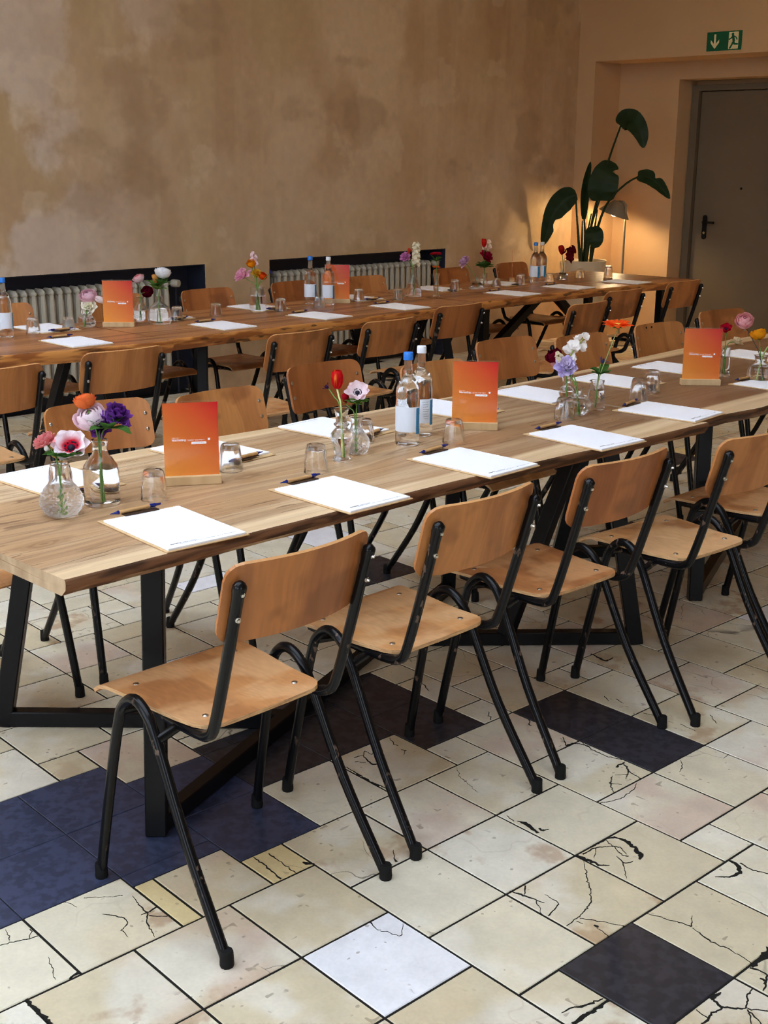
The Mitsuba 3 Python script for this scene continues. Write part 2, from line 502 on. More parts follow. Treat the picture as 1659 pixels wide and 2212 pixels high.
WINDOWS = (-1.1, 1.7)
win = sbox(Y0 - .3, -.1, WY + .3, ZC)
for y0 in WINDOWS:
    win = win.difference(sbox(y0, 0.75, y0 + 2.3, 3.95))
struct('wall_left', ply(wall_yz(win, X0 - .3, 0.30), 'm_white_wall'))
for k, y0 in enumerate(WINDOWS):
    fr = sbox(y0, .75, y0 + 2.3, 3.95).difference(unary_union([sbox(y0 + .06 + i * 1.12, .81 + j * 1.57, y0 + 1.12 + i * 1.12, 2.29 + j * 1.57) for i in (0, 1) for j in (0, 1)]))
    struct(f'window_{k + 1}', ply(wall_yz(fr, X0 - .2, 0.06), 'm_white_wall'))
rear = sbox(X0 - .3, -.1, WX + .4, ZC)
for x0 in (-1.6,):
    rear = rear.difference(sbox(x0, 0.75, x0 + 2.2, 3.95))
struct('wall_front', ply(wall_xz(rear, Y0 - .3, 0.30), 'm_white_wall'))
SKYLIGHT = (-1.6, 2.5, 0.2, 6.1)
roof = sbox(X0 - .3, Y0 - .3, WX + .8, WY + .3).difference(sbox(SKYLIGHT[0], SKYLIGHT[2], SKYLIGHT[1], SKYLIGHT[3]))
struct('ceiling', ply((lambda m: (m[0] + [0, 0, ZC], m[1]))(extrude(roof, .25)), 'm_white_wall'))
for i in range(1, 4):
    x = SKYLIGHT[0] + (SKYLIGHT[1] - SKYLIGHT[0]) * i / 4
    struct('trim', ply(pbox(x - .03, x + .03, SKYLIGHT[2], SKYLIGHT[3], ZC + .05, ZC + .17), 'm_white_wall'))

# ------------------------------------------------------------------ floor tiles
TA = math.radians(-3.144)
TC, TS = math.cos(TA), math.sin(TA)
S0, T0, SU, TU = 1.645, 1.638, 0.1228, 0.1282
manual = []                      # (i0, i1, j0, j1, type): 0 cream 1 dark 2 white 3 yellow


def tl(i0, i1, j0, j1, ty=0):
    manual.append((i0, i1, j0, j1, ty))


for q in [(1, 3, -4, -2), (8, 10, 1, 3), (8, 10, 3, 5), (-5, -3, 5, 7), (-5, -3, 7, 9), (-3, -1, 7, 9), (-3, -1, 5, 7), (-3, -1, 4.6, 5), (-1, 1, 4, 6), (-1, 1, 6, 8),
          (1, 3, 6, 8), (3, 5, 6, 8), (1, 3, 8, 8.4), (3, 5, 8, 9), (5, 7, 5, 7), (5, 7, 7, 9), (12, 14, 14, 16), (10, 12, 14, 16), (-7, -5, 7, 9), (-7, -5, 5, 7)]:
    tl(*q, 4 if q[1] <= 1 else 1)  # left cluster takes the dark tile colour with blue sky light painted in
tl(-2, 0, -1, 1, 2)
tl(-3, -2.57, 3, 4.6, 3); tl(-1, 0, 3, 4, 3)
for q in [(-2.57, -1, 3, 4.6), (-5, -3, 3, 5), (-7, -5, 3, 5), (-6, -4, 1, 3), (-4, -2, 1, 3), (-2, 0, 1, 3), (-6, -4, -1, 1), (-4, -2, -1, 1), (-2, 0, -3, -1), (-4, -2, -3, -1),
          (0, 2, 0, 2), (0, 2, -2, 0), (0, 1, -3, -2), (0, 1, -5, -3), (1, 3, -6, -4), (3, 5, -4, -2), (3, 5, -6, -4), (0, 2, 2, 4), (2, 4, 2, 4), (4, 6, 2, 4), (2, 4, 0, 2), (2, 4, -2, 0),
          (4, 6, 0, 2), (4, 6, -2, 0), (1, 3, 4, 6), (3, 5, 4, 6), (5, 6, 4, 5), (6, 8, 3, 5), (6, 8, 1, 3), (6, 8, -1, 1), (8, 10, -1, 1), (6, 7, -2, -1), (5, 7, -4, -2), (7, 9, -3, -1),
          (10, 12, -1, 1), (10, 12, 1, 3), (10, 12, 3, 5), (12, 14, 2, 4), (12, 14, 0, 2), (7, 8, 5, 6), (8, 10, 5, 7), (10, 11, 5, 6), (11, 12, 5, 6), (10, 12, 6, 8), (12, 14, 4, 6),
          (-2, -1, 9, 10), (-4, -2, 9, 11), (-1, 1, 8, 10), (-2, 0, 10, 12), (0, 2, 10, 12), (1, 2, 9, 10), (2, 4, 9, 11), (1, 3, 8.4, 9), (4, 6, 9, 11)]:
    tl(*q)

I0, I1, J0, J1 = -36, 68, -50, 50
occ = np.zeros((I1 - I0, J1 - J0), bool)
for (i0, i1, j0, j1, ty) in manual:
    occ[int(math.floor(i0 + .01)) - I0:int(math.ceil(i1 - .01)) - I0, int(math.floor(j0 + .01)) - J0:int(math.ceil(j1 - .01)) - J0] = True
tiles = list(manual)
for i in range(I0, I1):
    jj = list(range(J0, J1))
    for j in jj:
        if occ[i - I0, j - J0]: continue
        opts = [(2, 2)] * 12 + [(1, 2), (2, 1), (1, 1)]
        random.shuffle(opts)
        for (a, b) in opts + [(2, 2), (1, 2), (2, 1), (1, 1)]:
            if i + a <= I1 and j + b <= J1 and not occ[i - I0:i - I0 + a, j - J0:j - J0 + b].any():
                occ[i - I0:i - I0 + a, j - J0:j - J0 + b] = True
                ty = 0 if random.random() > 0.04 else random.choice([1, 1, 2, 3])
                tiles.append((i, i + a, j, j + b, ty))
                break


def tile_mesh(i0, i1, j0, j1, ty):
    g = 0.0011 if ty in (1, 4) else 0.0030
    s0, s1, t0, t1 = S0 + i0 * SU + g, S0 + i1 * SU - g, T0 + j0 * TU + g, T0 + j1 * TU - g
    b = 0.0016
    rows = []
    for ins, z in ((b, 0.0), (0, -b), (0, -0.012)):
        rows += [[s0 + ins, t0 + ins, z], [s1 - ins, t0 + ins, z], [s1 - ins, t1 - ins, z], [s0 + ins, t1 - ins, z]]
    v = np.array(rows)
    v[:4, :2] += rng.uniform(-.0007, .0007, (4, 2))
    v[:8, 2] += rng.uniform(-.0007, .0)
    f = [[0, 1, 2], [0, 2, 3]]
    for r in (0, 4):
        for k in range(4):
            a, c = r + k, r + (k + 1) % 4
            f += [[a, a + 4, c + 4], [a, c + 4, c]]
    w = np.stack([v[:, 0] * TC - v[:, 1] * TS, v[:, 0] * TS + v[:, 1] * TC, v[:, 2]], 1)
    return w, np.array(f)


ranked = []
for q in tiles:
    m = tile_mesh(*q)
    c = m[0][:4].mean(0)
    if not (X0 < c[0] < RX + .2 and Y0 < c[1] < WY + .2): continue
    px = [to_px(w) for w in m[0][:4]]
    size = 0
    if all(a[2] > .2 for a in px):
        P = np.array([a[:2] for a in px])
        inside = ((P[:, 0] > -5) & (P[:, 0] < 1664) & (P[:, 1] > -5) & (P[:, 1] < 2217)).any()
        size = abs(Polygon(P).area) if inside else 0
    ranked.append((size, q, m, rng.random()))
ranked.sort(key=lambda r: -r[0])


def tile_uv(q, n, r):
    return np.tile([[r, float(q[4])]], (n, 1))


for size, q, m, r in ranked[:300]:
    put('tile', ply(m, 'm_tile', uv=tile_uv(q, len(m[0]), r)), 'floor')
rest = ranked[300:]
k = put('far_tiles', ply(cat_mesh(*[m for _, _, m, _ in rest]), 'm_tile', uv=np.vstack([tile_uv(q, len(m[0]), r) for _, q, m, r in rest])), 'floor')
tag(k, 'small distant cream floor tiles', kind='stuff')


# Black mortar in the broken places of single tiles: (points in metres, widths along the crack in 1/2200 m)
CRACKS = [
    ([(2.281,1.510),(2.338,1.508),(2.358,1.498),(2.366,1.471),(2.353,1.438),(2.332,1.406),(2.315,1.397)],[2,8,16,26,30,30,6]),
    ([(2.225,1.517),(2.228,1.484),(2.226,1.451),(2.243,1.433)],[10,18,15,1]),
    ([(2.238,1.508),(2.263,1.506),(2.288,1.503),(2.313,1.483),(2.329,1.462),(2.313,1.433)],[10,9,6,4,6,3]),
    ([(2.332,1.505),(2.320,1.472),(2.302,1.440),(2.309,1.425)],[4,5,6,10]),
    ([(2.288,1.503),(2.243,1.478)],[4,3]),
    ([(2.289,1.445),(2.276,1.414),(2.298,1.405)],[3,8,4]),
    ([(2.274,1.417),(2.224,1.374)],[6,2]),
    ([(2.215,1.488),(2.174,1.452),(2.120,1.400),(2.087,1.378),(2.050,1.366),(2.020,1.362),(1.974,1.361)],[2,5,5,6,6,5,4]),
    ([(2.018,1.357),(2.037,1.323),(2.063,1.271)],[3,4,2]),
    ([(2.018,1.320),(2.020,1.309)],[12,12]),
    ([(2.014,1.310),(2.007,1.273)],[3,3]),
    ([(2.004,1.356),(2.005,1.340)],[4,1]),
    ([(2.006,1.467),(2.009,1.448)],[5,1]),
    ([(1.976,1.412),(2.007,1.416),(2.032,1.426),(2.037,1.468)],[6,5,5,1]),
    ([(2.136,1.265),(2.148,1.230),(2.158,1.194),(2.165,1.167),(2.202,1.188)],[3,4,5,8,2]),
    ([(2.162,1.162),(2.147,1.116),(2.148,1.070),(2.140,1.011)],[3,8,5,3]),
    ([(2.463,1.245),(2.462,1.222),(2.441,1.203),(2.420,1.198),(2.398,1.208),(2.377,1.232)],[12,22,24,20,8,2]),
    ([(2.471,1.220),(2.465,1.187),(2.475,1.150)],[8,5,4]),
    ([(1.734,1.196),(1.763,1.191),(1.777,1.180),(1.801,1.171),(1.827,1.163)],[3,6,12,9,4]),
    ([(1.723,1.160),(1.757,1.159),(1.784,1.155),(1.830,1.151)],[20,24,20,10]),
    ([(1.982,1.013),(1.969,0.981),(1.998,0.948),(2.024,0.912)],[8,14,8,6]),
    ([(1.968,0.980),(1.935,0.986),(1.915,0.980),(1.898,0.985)],[8,10,12,8]),
    ([(1.928,1.014),(1.922,0.984)],[4,4]),
    ([(2.067,0.968),(2.032,0.961),(2.001,0.947)],[6,7,6]),
    ([(1.999,0.943),(1.990,0.920),(1.973,0.890)],[8,6,5]),
    ([(1.991,0.936),(1.966,0.916)],[6,4]),
    ([(2.128,1.003),(2.172,1.002),(2.215,1.003)],[14,34,50]),
    ([(2.123,1.005),(2.131,0.974),(2.099,0.956),(2.074,0.949)],[14,10,14,4]),
    ([(2.106,0.973),(2.106,0.961)],[14,16]),
    ([(1.977,1.013),(1.994,1.008),(2.010,1.007)],[22,16,8]),
    ([(1.287,2.110),(1.307,2.078),(1.312,2.056),(1.303,2.039),(1.284,2.033),(1.278,2.000)],[3,6,7,5,5,2]),
    ([(1.374,2.122),(1.363,2.079),(1.360,2.044),(1.390,2.049)],[2,6,10,8]),
    ([(1.360,2.044),(1.337,2.016),(1.328,1.988),(1.318,1.960)],[8,7,5,2]),
    ([(1.356,2.033),(1.383,2.002)],[8,4]),
    ([(1.345,2.048),(1.362,2.046)],[4,8]),
    ([(1.114,1.967),(1.137,1.970)],[4,14]),
    ([(1.071,2.166),(1.101,2.156),(1.128,2.143),(1.145,2.140)],[4,4,4,5]),
    ([(1.145,2.172),(1.128,2.143)],[4,3]),
    ([(1.108,2.209),(1.094,2.168)],[2,4]),
    ([(1.019,1.970),(1.016,1.943),(1.016,1.908),(1.015,1.870)],[16,18,16,14]),
    ([(1.292,2.193),(1.330,2.162),(1.359,2.139)],[2,2,3]),
    ([(1.253,2.213),(1.262,2.173)],[2,2]),
    ([(1.121,2.058),(1.104,2.015),(1.092,1.983)],[2,4,2]),
    ([(1.672,2.056),(1.666,2.002),(1.658,1.959),(1.656,1.938)],[5,10,8,14]),
    ([(1.708,2.042),(1.703,1.990),(1.698,1.935)],[8,4,6]),
    ([(1.739,1.956),(1.746,1.945),(1.754,1.931)],[16,26,8]),
    ([(1.682,1.671),(1.672,1.644),(1.693,1.589),(1.732,1.621)],[8,2,4,2]),
    ([(1.992,1.533),(1.999,1.502),(2.008,1.465),(2.010,1.448)],[6,12,5,1]),
    ([(2.003,1.466),(1.971,1.426)],[5,2]),
    ([(2.034,1.522),(2.004,1.501)],[10,5]),
    ([(1.930,1.842),(1.905,1.814),(1.898,1.800)],[3,6,10]),
    ([(2.200,2.254),(2.229,2.248),(2.214,2.216),(2.206,2.186),(2.224,2.177),(2.250,2.180)],[8,3,10,14,14,8]),
    ([(2.231,2.247),(2.250,2.263),(2.249,2.229),(2.265,2.242),(2.268,2.209),(2.243,2.187),(2.224,2.194)],[5,5,5,4,5,4,5]),
    ([(2.183,2.234),(2.202,2.210)],[6,3]),
    ([(2.147,2.288),(2.144,2.216),(2.137,2.144),(2.136,2.090),(2.135,2.043)],[5,6,8,9,4]),
    ([(2.357,2.269),(2.340,2.236),(2.339,2.218)],[3,6,3]),
    ([(2.329,2.197),(2.334,2.180)],[5,5]),
    ([(2.310,2.168),(2.331,2.183)],[2,4]),
    ([(2.249,1.716),(2.255,1.696),(2.251,1.676),(2.241,1.643)],[6,28,30,22]),
    ([(2.243,1.772),(2.285,1.770)],[8,3]),
    ([(2.252,1.752),(2.243,1.722)],[4,5]),
    ([(2.711,2.470),(2.703,2.448),(2.683,2.414)],[3,9,3]),
    ([(2.697,2.183),(2.658,2.141)],[4,8]),
    ([(2.741,2.065),(2.714,2.038),(2.714,2.031)],[7,7,2]),
    ([(2.729,2.159),(2.708,2.145)],[6,3]),
    ([(2.358,2.014),(2.329,1.981),(2.291,1.882)],[1,3,1]),
    ([(3.299,2.235),(3.287,2.192),(3.280,2.160),(3.324,2.163)],[10,20,18,6]),
    ([(2.727,1.859),(2.711,1.813),(2.706,1.763),(2.720,1.720)],[4,6,5,3]),
    ([(2.659,1.877),(2.713,1.873),(2.723,1.832)],[8,6,8]),
    ([(2.716,1.920),(2.680,1.881),(2.707,1.878)],[6,8,5]),
    ([(2.708,1.709),(2.677,1.670),(2.631,1.648)],[5,10,3]),
    ([(2.670,1.706),(2.714,1.708)],[14,5]),
    ([(2.677,1.670),(2.663,1.622)],[6,4]),
    ([(2.546,1.630),(2.582,1.664),(2.622,1.685)],[3,8,3]),
    ([(2.582,1.664),(2.598,1.639)],[8,2]),
    ([(2.630,1.683),(2.660,1.659)],[1,3]),
    ([(2.471,1.626),(2.497,1.610),(2.530,1.598),(2.601,1.602),(2.631,1.615)],[2,3,4,4,2]),
    ([(3.042,2.001),(3.021,1.970)],[7,2]),
    ([(3.050,1.964),(3.036,1.927)],[5,1]),
    ([(3.023,1.848),(3.032,1.812)],[4,4]),
    ([(3.154,1.698),(3.116,1.654)],[5,4]),
    ([(2.832,1.603),(2.803,1.579),(2.770,1.568)],[2,6,2]),
    ([(2.925,1.523),(2.960,1.527)],[2,4]),
    ([(3.035,1.728),(3.026,1.671)],[3,3]),
    ([(2.262,1.656),(2.257,1.642),(2.274,1.635)],[16,18,4])]


def crack_mesh(pts, ws, seed):
    """A jagged plate of filler that tapers along a crack."""
    r2 = np.random.default_rng(seed)
    p, w = np.array(pts), np.array(ws, float) / 2200
    seg = np.linalg.norm(np.diff(p, axis=0), axis=1)
    n = max(3, int(seg.sum() / .006))
    t = np.linspace(0, 1, n)
    cum = np.concatenate([[0], np.cumsum(seg)]) / seg.sum()
    q = np.stack([np.interp(t, cum, p[:, 0]), np.interp(t, cum, p[:, 1])], 1)
    ww = np.interp(t, cum, w)
    q += r2.normal(0, .0016, q.shape) * (np.minimum(1, t * 6) * np.minimum(1, (1 - t) * 6))[:, None]
    d = np.gradient(q, axis=0); d /= np.linalg.norm(d, axis=1, keepdims=True) + 1e-9
    nn = np.stack([-d[:, 1], d[:, 0]], 1)
    a = q + nn * (ww * r2.uniform(.45, 1.25, n) / 2)[:, None]
    b = q - nn * (ww * r2.uniform(.45, 1.25, n) / 2)[:, None]
    v, f = [], []
    for z in (.0006, -.004):
        v += [[*x, z] for x in a] + [[*x, z] for x in b]
    for i in range(n - 1):
        f += [[i, n + i, n + i + 1], [i, n + i + 1, i + 1], [i, i + 1, 2 * n + i + 1], [i, 2 * n + i + 1, 2 * n + i], [n + i, 3 * n + i, 3 * n + i + 1], [n + i, 3 * n + i + 1, n + i + 1]]
    return np.array(v), np.array(f)


for n_, (pts, ws) in enumerate(CRACKS):
    k = put('crack_filler', ply(crack_mesh(pts, ws, 40 + n_), 'm_grout'), 'floor')
    if n_ == 0: tag(k, 'thick black filler in a broken cream tile')

# ------------------------------------------------------------------ door, sign, radiators
DX = RX + 0.255                  # plane of the door leaf
d_frame = cat_mesh(pbox(DX - .05, DX + .05, 6.166, 6.236, 0, 2.262), pbox(DX - .05, DX + .05, 5.17, 5.225, 0, 2.262), pbox(DX - .05, DX + .05, 5.225, 6.166, 2.212, 2.262))
dk = struct('door_1', ply(moved(cbox(.04, .925, 2.20, .003), None, (DX + .01, 5.696, 1.106)), 'm_door'))
put('frame', ply(d_frame, 'm_door'), dk, label='grey steel door frame')
plate = extrude(LineString([(0, -.085), (0, .085)]).buffer(.021, 8), .008)
hp = np.array([DX - .018, 6.03, 1.035])


def face_neg_x(m, c):
    """A flat shape drawn in (u, v), u running to the viewer's right on a wall that faces -x."""
    v, f = m
    return np.stack([c[0] - v[:, 2], c[1] - v[:, 0], c[2] + v[:, 1]], 1), f


put('handle_plate', fan_smooth(face_neg_x(plate, hp), 'm_rubber'), dk, label='black handle plate')
lev = tube(spline([hp + [0, 0, .045], hp + [-.035, 0, .045], hp + [-.05, -.02, .045], hp + [-.052, -.12, .043]], 6), .0095, 10)
put('handle_lever', fan_smooth(lev, 'm_rubber'), dk, label='black lever handle')
put('keyhole', fan_smooth(face_neg_x(lathe([(0, 0), (.012, 0), (.012, .003), (0, .003)], 16), hp + [-.008, 0, -.05]), 'm_chrome'), dk)
put('peephole', fan_smooth(face_neg_x(lathe([(0, 0), (.011, 0), (.008, .006), (0, .006)], 16), np.array([DX - .01, 5.70, 1.38])), 'm_rubber'), dk)

struct('wall_light_block', ply(pbox(RX + .30, RX + .36, 4.5, 7.1, -.1, 2.7), 'm_end_wall'))  # added unseen slab close behind the door, blocks outside light leaking in

sg = thing('exit_sign', 'green emergency exit sign with white down arrow and running man above the doorway', 'sign')
SGN, CRM = lin(22, 92, 62), lin(226, 214, 170)
sc0 = np.array([WX - .001, 5.763, 2.484])
put('plate', cply(face_neg_x(extrude(sbox(0, 0, .317, .147), .004), sc0), 'm_matte', SGN, False), sg)
arrow = unary_union([sbox(.066, .052, .084, .128), Polygon([(.075, .016), (.114, .062), (.114, .088), (.084, .056), (.066, .056), (.036, .088), (.036, .062)])])
put('arrow', cply(face_neg_x(extrude(arrow, .0012), sc0 + [-.004, 0, 0]), 'm_matte', CRM, False), sg)
put('doorway_panel', cply(face_neg_x(extrude(sbox(.200, .008, .288, .139), .0012), sc0 + [-.004, 0, 0]), 'm_matte', CRM, False), sg)
man = unary_union([Point(.236, .121).buffer(.011), LineString([(.238, .106), (.247, .072)]).buffer(.0105), LineString([(.238, .104), (.222, .092), (.207, .084)]).buffer(.005),
                   LineString([(.242, .105), (.262, .100), (.275, .082)]).buffer(.005), LineString([(.247, .070), (.252, .046), (.280, .044)]).buffer(.0066),
                   LineString([(.246, .070), (.232, .042), (.216, .016)]).buffer(.007)])
put('running_man', cply(face_neg_x(extrude(man, .001), sc0 + [-.0052, 0, 0]), 'm_matte', SGN, False), sg)


def rad_column(x):
    c = []
    for y in (7.115, 7.155, 7.195):
        c.append(tube([(x, y, .11), (x, y, .20), (x, y, .70), (x, y, .775)], [.013, .019, .019, .013], 8))
    c.append(moved(cbox(.046, .125, .055, .02), None, (x, 7.155, .772)))
    c.append(moved(cbox(.046, .125, .055, .02), None, (x, 7.155, .125)))
    return cat_mesh(*c)


def radiator(x0, x1, label):
    k = thing('radiator', label, 'radiator', )
    n = int((x1 - x0) / .0635)
    for i in range(n):
        put('column', fan_smooth(rad_column(x0 + .03 + i * .0635), 'm_radiator', 40), k)
    xe = x0 + .03 + (n - 1) * .0635
    pv = tube([(xe, 7.155, .772), (xe + .10, 7.155, .772)], .013, 10)
    put('valve_pipe', fan_smooth(pv, 'm_radiator'), k)
    put('valve_knob', fan_smooth(cat_mesh(moved(lathe([(0, 0), (.026, 0), (.028, .02), (.024, .055), (0, .058)], 14), frame_to((.35, -.94, 0)), (xe + .07, 7.14, .772))), 'm_radiator'), k, label='round thermostat knob')
    put('feed_pipe', fan_smooth(cat_mesh(tube(spline([(xe + .10, 7.155, .772), (xe + .115, 7.16, .74), (xe + .115, 7.17, .4), (xe + .115, 7.17, .0)], 5), .010, 8)), 'm_navy'), k)
    return k


radiator(2.95, 5.235, 'cream column radiator in the dark wall niche behind the left back table')
radiator(6.13, 7.845, 'cream column radiator in the second wall niche, behind the middle back table')

# ------------------------------------------------------------------ tables
def slab(x0, x1, ynear, yfar, seed, thick=0.038, top=0.755, rough=0.012, notch=None):
    n = int((x1 - x0) / .022)
    xs = np.linspace(x0, x1, n)
    P = np.stack([xs * 1.9, xs * 0 + seed, xs * 0], 1)
    e1 = (meshkit.fbm(P, 4, seed) - .5) * 2 * rough
    e2 = (meshkit.fbm(P + 31, 4, seed + 3) - .5) * 2 * rough
    yn = np.interp(xs, *zip(*ynear)) + e1
    yf = np.interp(xs, *zip(*yfar)) + e2
    # section from the near bottom edge, over the top, to the far bottom edge
    rows = []
    for i, x in enumerate(xs):
        P2 = np.array([[x * 6, k * 3.1 + seed, 2.0] for k in range(4)])
        j = (meshkit.fbm(P2, 3, seed + 5) - .5) * .022
        sec = [(yn[i] + .014 + abs(j[0]), top - thick), (yn[i] + j[1] * .6 + .002, top - thick * .62), (yn[i] - .002 + j[2] * .5, top - thick * .30), (yn[i] + .001, top - .004), (yn[i] + .005, top)]
        mid = [(yn[i] + (yf[i] - yn[i]) * t, top) for t in (.08, .3, .5, .7, .92)]
        fr = [(yf[i] - .005, top), (yf[i] - .001, top - .004), (yf[i] + .002 + j[3] * .4, top - thick * .4), (yf[i] - .014, top - thick)]
        bt = [(yn[i] + (yf[i] - yn[i]) * t, top - thick) for t in (.8, .5, .2)]
        rows.append([(x, y, z) for y, z in sec + mid + fr + bt])
    R = np.array(rows)
    for k, sgn in ((0, 1), (-1, -1)):   # uneven saw-cut ends
        R[k, :, 0] += sgn * (meshkit.noise(np.stack([R[k, :, 1] * 9, R[k, :, 2] * 30, R[k, :, 1] * 0], 1), seed + 9) * .008)
    m = R.shape[1]
    v = R.reshape(-1, 3)
    f = []
    for i in range(len(xs) - 1):
        for k in range(m):
            k2 = (k + 1) % m
            f.append([i * m + k, (i + 1) * m + k, (i + 1) * m + k2]); f.append([i * m + k, (i + 1) * m + k2, i * m + k2])
    for i, fl in ((0, False), (len(xs) - 1, True)):
        poly = np.array([i * m + k for k in range(m)])
        pl = R[i][:, 1:]
        tri = trimesh.creation.triangulate_polygon(Polygon(pl), engine='earcut')
        tv, tf = tri
        d = ((tv[:, None] - pl[None]) ** 2).sum(2).argmin(1)
        g = d[tf] + i * m
        # orient outwards
        a = v[g[0]]
        nx = np.cross(a[1] - a[0], a[2] - a[0])[0]
        if (nx > 0) != fl: g = g[:, ::-1]
        f += g.tolist()
    return v, np.array(f)


def spider_base(k, x0, yn, fl=(.33, .945), fr=(2.13, .80)):
    """Crossed steel frame: four legs that lean inwards, one long floor bar and two short ones, two braces."""
    w, zt = .052, .709
    P = {'nl': (x0 + .285, yn + .120), 'fl': (x0 + fl[0], yn + fl[1]), 'nr': (x0 + 2.20, yn + .0), 'fr': (x0 + fr[0], yn + fr[1])}
    I = {'nl': (.055, .045), 'fl': (.10 if fl[0] < .5 else .03, -.10), 'nr': (-.115, .075), 'fr': (-.03, -.05)}
    for n_ in ('nl', 'fl', 'nr', 'fr'):
        x, y = P[n_]; a, b = I[n_]
        put('leg', ply(bar((x, y, 0), (x + a, y + b, zt), w, w * .8, .003, (1, 1, 0)), 'm_steel'), k)
    def floor_bar(a, b):
        put('floor_bar', ply(bar((*a, .024), (*b, .024), w * .8, .046, .003), 'm_steel'), k)
    floor_bar((P['nl'][0] + .01, P['nl'][1] + .004), (P['fr'][0] - .01, P['fr'][1] - .004))
    floor_bar((P['fl'][0] + .012, P['fl'][1] - .012), (x0 + .90, yn + .36))
    floor_bar((P['nr'][0] - .012, P['nr'][1] + .012), (x0 + 1.57, yn + .60))
    put('brace', ply(bar((x0 + 1.86, yn + .30, .04), (x0 + 2.02, yn + .155, zt), w, w * .8, .003), 'm_steel'), k)


def trestle_base(k, x0, x1, yn, yf):
    w, zt = .055, .709
    for x in (x0 + .19, x1 - .16):
        for y in (yn + .12, yf - .12):
            put('leg', ply(bar((x, y, 0), (x, y, zt), w), 'm_steel'), k)
        put('floor_bar', ply(bar((x, yn + .15, .028), (x, yf - .15, .028), w, w), 'm_steel'), k)
    ym, xm = (yn + yf) / 2, (x0 + x1) / 2 + .08
    put('brace', ply(bar((x0 + .20, ym, .06), (xm - .03, ym, zt), w), 'm_steel'), k)
    put('brace', ply(bar((x1 - .20, ym, .06), (xm + .03, ym, zt), w), 'm_steel'), k)


def table(label, x0, x1, near, far, seed, mat, base=(), **kw):
    k = thing('table', label, 'table')
    put('top', fan_smooth(slab(x0, x1, near, far, seed, **kw), mat, 28), k)
    if base != 'trestle': spider_base(k, x0, near[0][1], *base)
    else: trestle_base(k, x0, x1, near[0][1], far[0][1])
    return k


table('front wooden slab table with pale sapwood edge and crossed black steel legs, nearest the camera', 1.288, 3.728, [(1.288, 2.185), (2.2, 2.175), (2.9, 2.15), (3.4, 2.115), (3.728, 2.10)],
      [(1.288, 3.07), (2.1, 3.09), (3.1, 3.03), (3.728, 3.02)], 3, 'm_front_wood', ())
table('front wooden slab table at the right edge of the picture, behind the first', 3.742, 6.20, [(3.742, 2.155), (4.1, 2.10), (5, 2.12), (6.2, 2.12)],
      [(3.742, 3.03), (4.5, 3.06), (5.2, 3.10), (6.2, 3.08)], 11, 'm_front_wood', ((.33, .80), (2.13, .80)))
table('live edge back table at the left edge of the picture, before the radiator', 1.16, 3.593, [(1.16, 5.06), (2.7, 5.045), (3.1, 4.97), (3.593, 4.945)],
      [(1.16, 5.86), (3.585, 5.84)], 17, 'm_back_wood', ((.70, .78), (1.85, .78)), rough=.03, thick=.062)
table('live edge back table in the middle of the row along the wall', 3.594, 5.955, [(3.594, 4.985), (4.3, 4.985), (5.0, 4.96), (5.955, 4.965)],
      [(3.594, 5.83), (5.0, 5.86), (5.955, 5.86)], 23, 'm_back_wood', ((.70, .78), (2.05, .78)), rough=.024, thick=.06)
table('live edge back table nearest the plant and the grey door', 5.995, 8.42, [(5.995, 5.03), (7.3, 5.03), (7.7, 5.00), (8.42, 4.92)],
      [(5.995, 5.93), (8.42, 6.00)], 29, 'm_back_wood', 'trestle', rough=.022, thick=.055)

# ------------------------------------------------------------------ chairs
def seat_mesh():
    nu, nv = 15, 17
    ys = -.105 + .395 * np.linspace(0, 1, nv) ** 1.0
    ys = np.concatenate([[-.105, -.102, -.094, -.08, -.06], np.linspace(-.03, .23, 9), [.252, .266, .276]])
    g = np.zeros((nu, len(ys), 3))
    for j, y in enumerate(ys):
        t = (y + .105) / .395
        w = .166 + .034 * t
        if y < -.06: w -= .05 * (1 - math.sqrt(max(0, 1 - ((-.06 - y) / .0452) ** 2)))
        u = np.linspace(-1, 1, nu)
        z = .467 - .010 * np.exp(-((y - .02) / .10) ** 2) + .006 * u ** 2 * math.exp(-((y - .02) / .12) ** 2)
        drop = max(0, (y - .225) / .051)
        z = z - .020 * drop ** 2
        yy = y - .006 * max(0, drop - .6)
        g[:, j] = np.stack([u * w, np.full(nu, yy), z], 1)
    return shell(g, .009)


def back_mesh():
    nu, nv = 21, 15
    hw, z0, z1, r = .190, .679, .855, .036
    tz = np.concatenate([[0, .004, .012, .022, .036], np.linspace(.055, .121, 5), [.140, .154, .164, .172, .176]])
    g = np.zeros((nu, len(tz), 3))
    for j, h in enumerate(tz):
        e = min(h, .176 - h)
        w = hw - (r - math.sqrt(max(0, r * r - (r - e) ** 2)) if e < r else 0)
        u = np.linspace(-1, 1, nu) * w
        y = -.172 - .26 * (z0 + h - .70) - .036 + .036 * (u / .19) ** 2 * 1.05
        g[:, j] = np.stack([u, y, np.full(nu, z0 + h)], 1)
    return shell(g[::-1], .009)


def loop_leg(s):
    pts = spline([(s * .232, .232, .008), (s * .226, .190, .215), (s * .219, .148, .405), (s * .216, .128, .458), (s * .215, .088, .486), (s * .216, .042, .470), (s * .218, .002, .415), (s * .223, -.10, .215), (s * .232, -.236, .008)], 5)
    return tube(pts, .0125, 10)


def back_post(s):
    pts = spline([(s * .150, .225, .442), (s * .158, .10, .443), (s * .164, -.06, .443), (s * .167, -.112, .455), (s * .169, -.137, .492), (s * .171, -.184, .64), (s * .173, -.226, .785), (s * .174, -.238, .822)], 5)
    n = len(pts)
    r = np.full(n, .0125); r[-1] = .006; r[-2] = .0125; r[-5:-2] = .0145
    return tube(pts, r, 10)


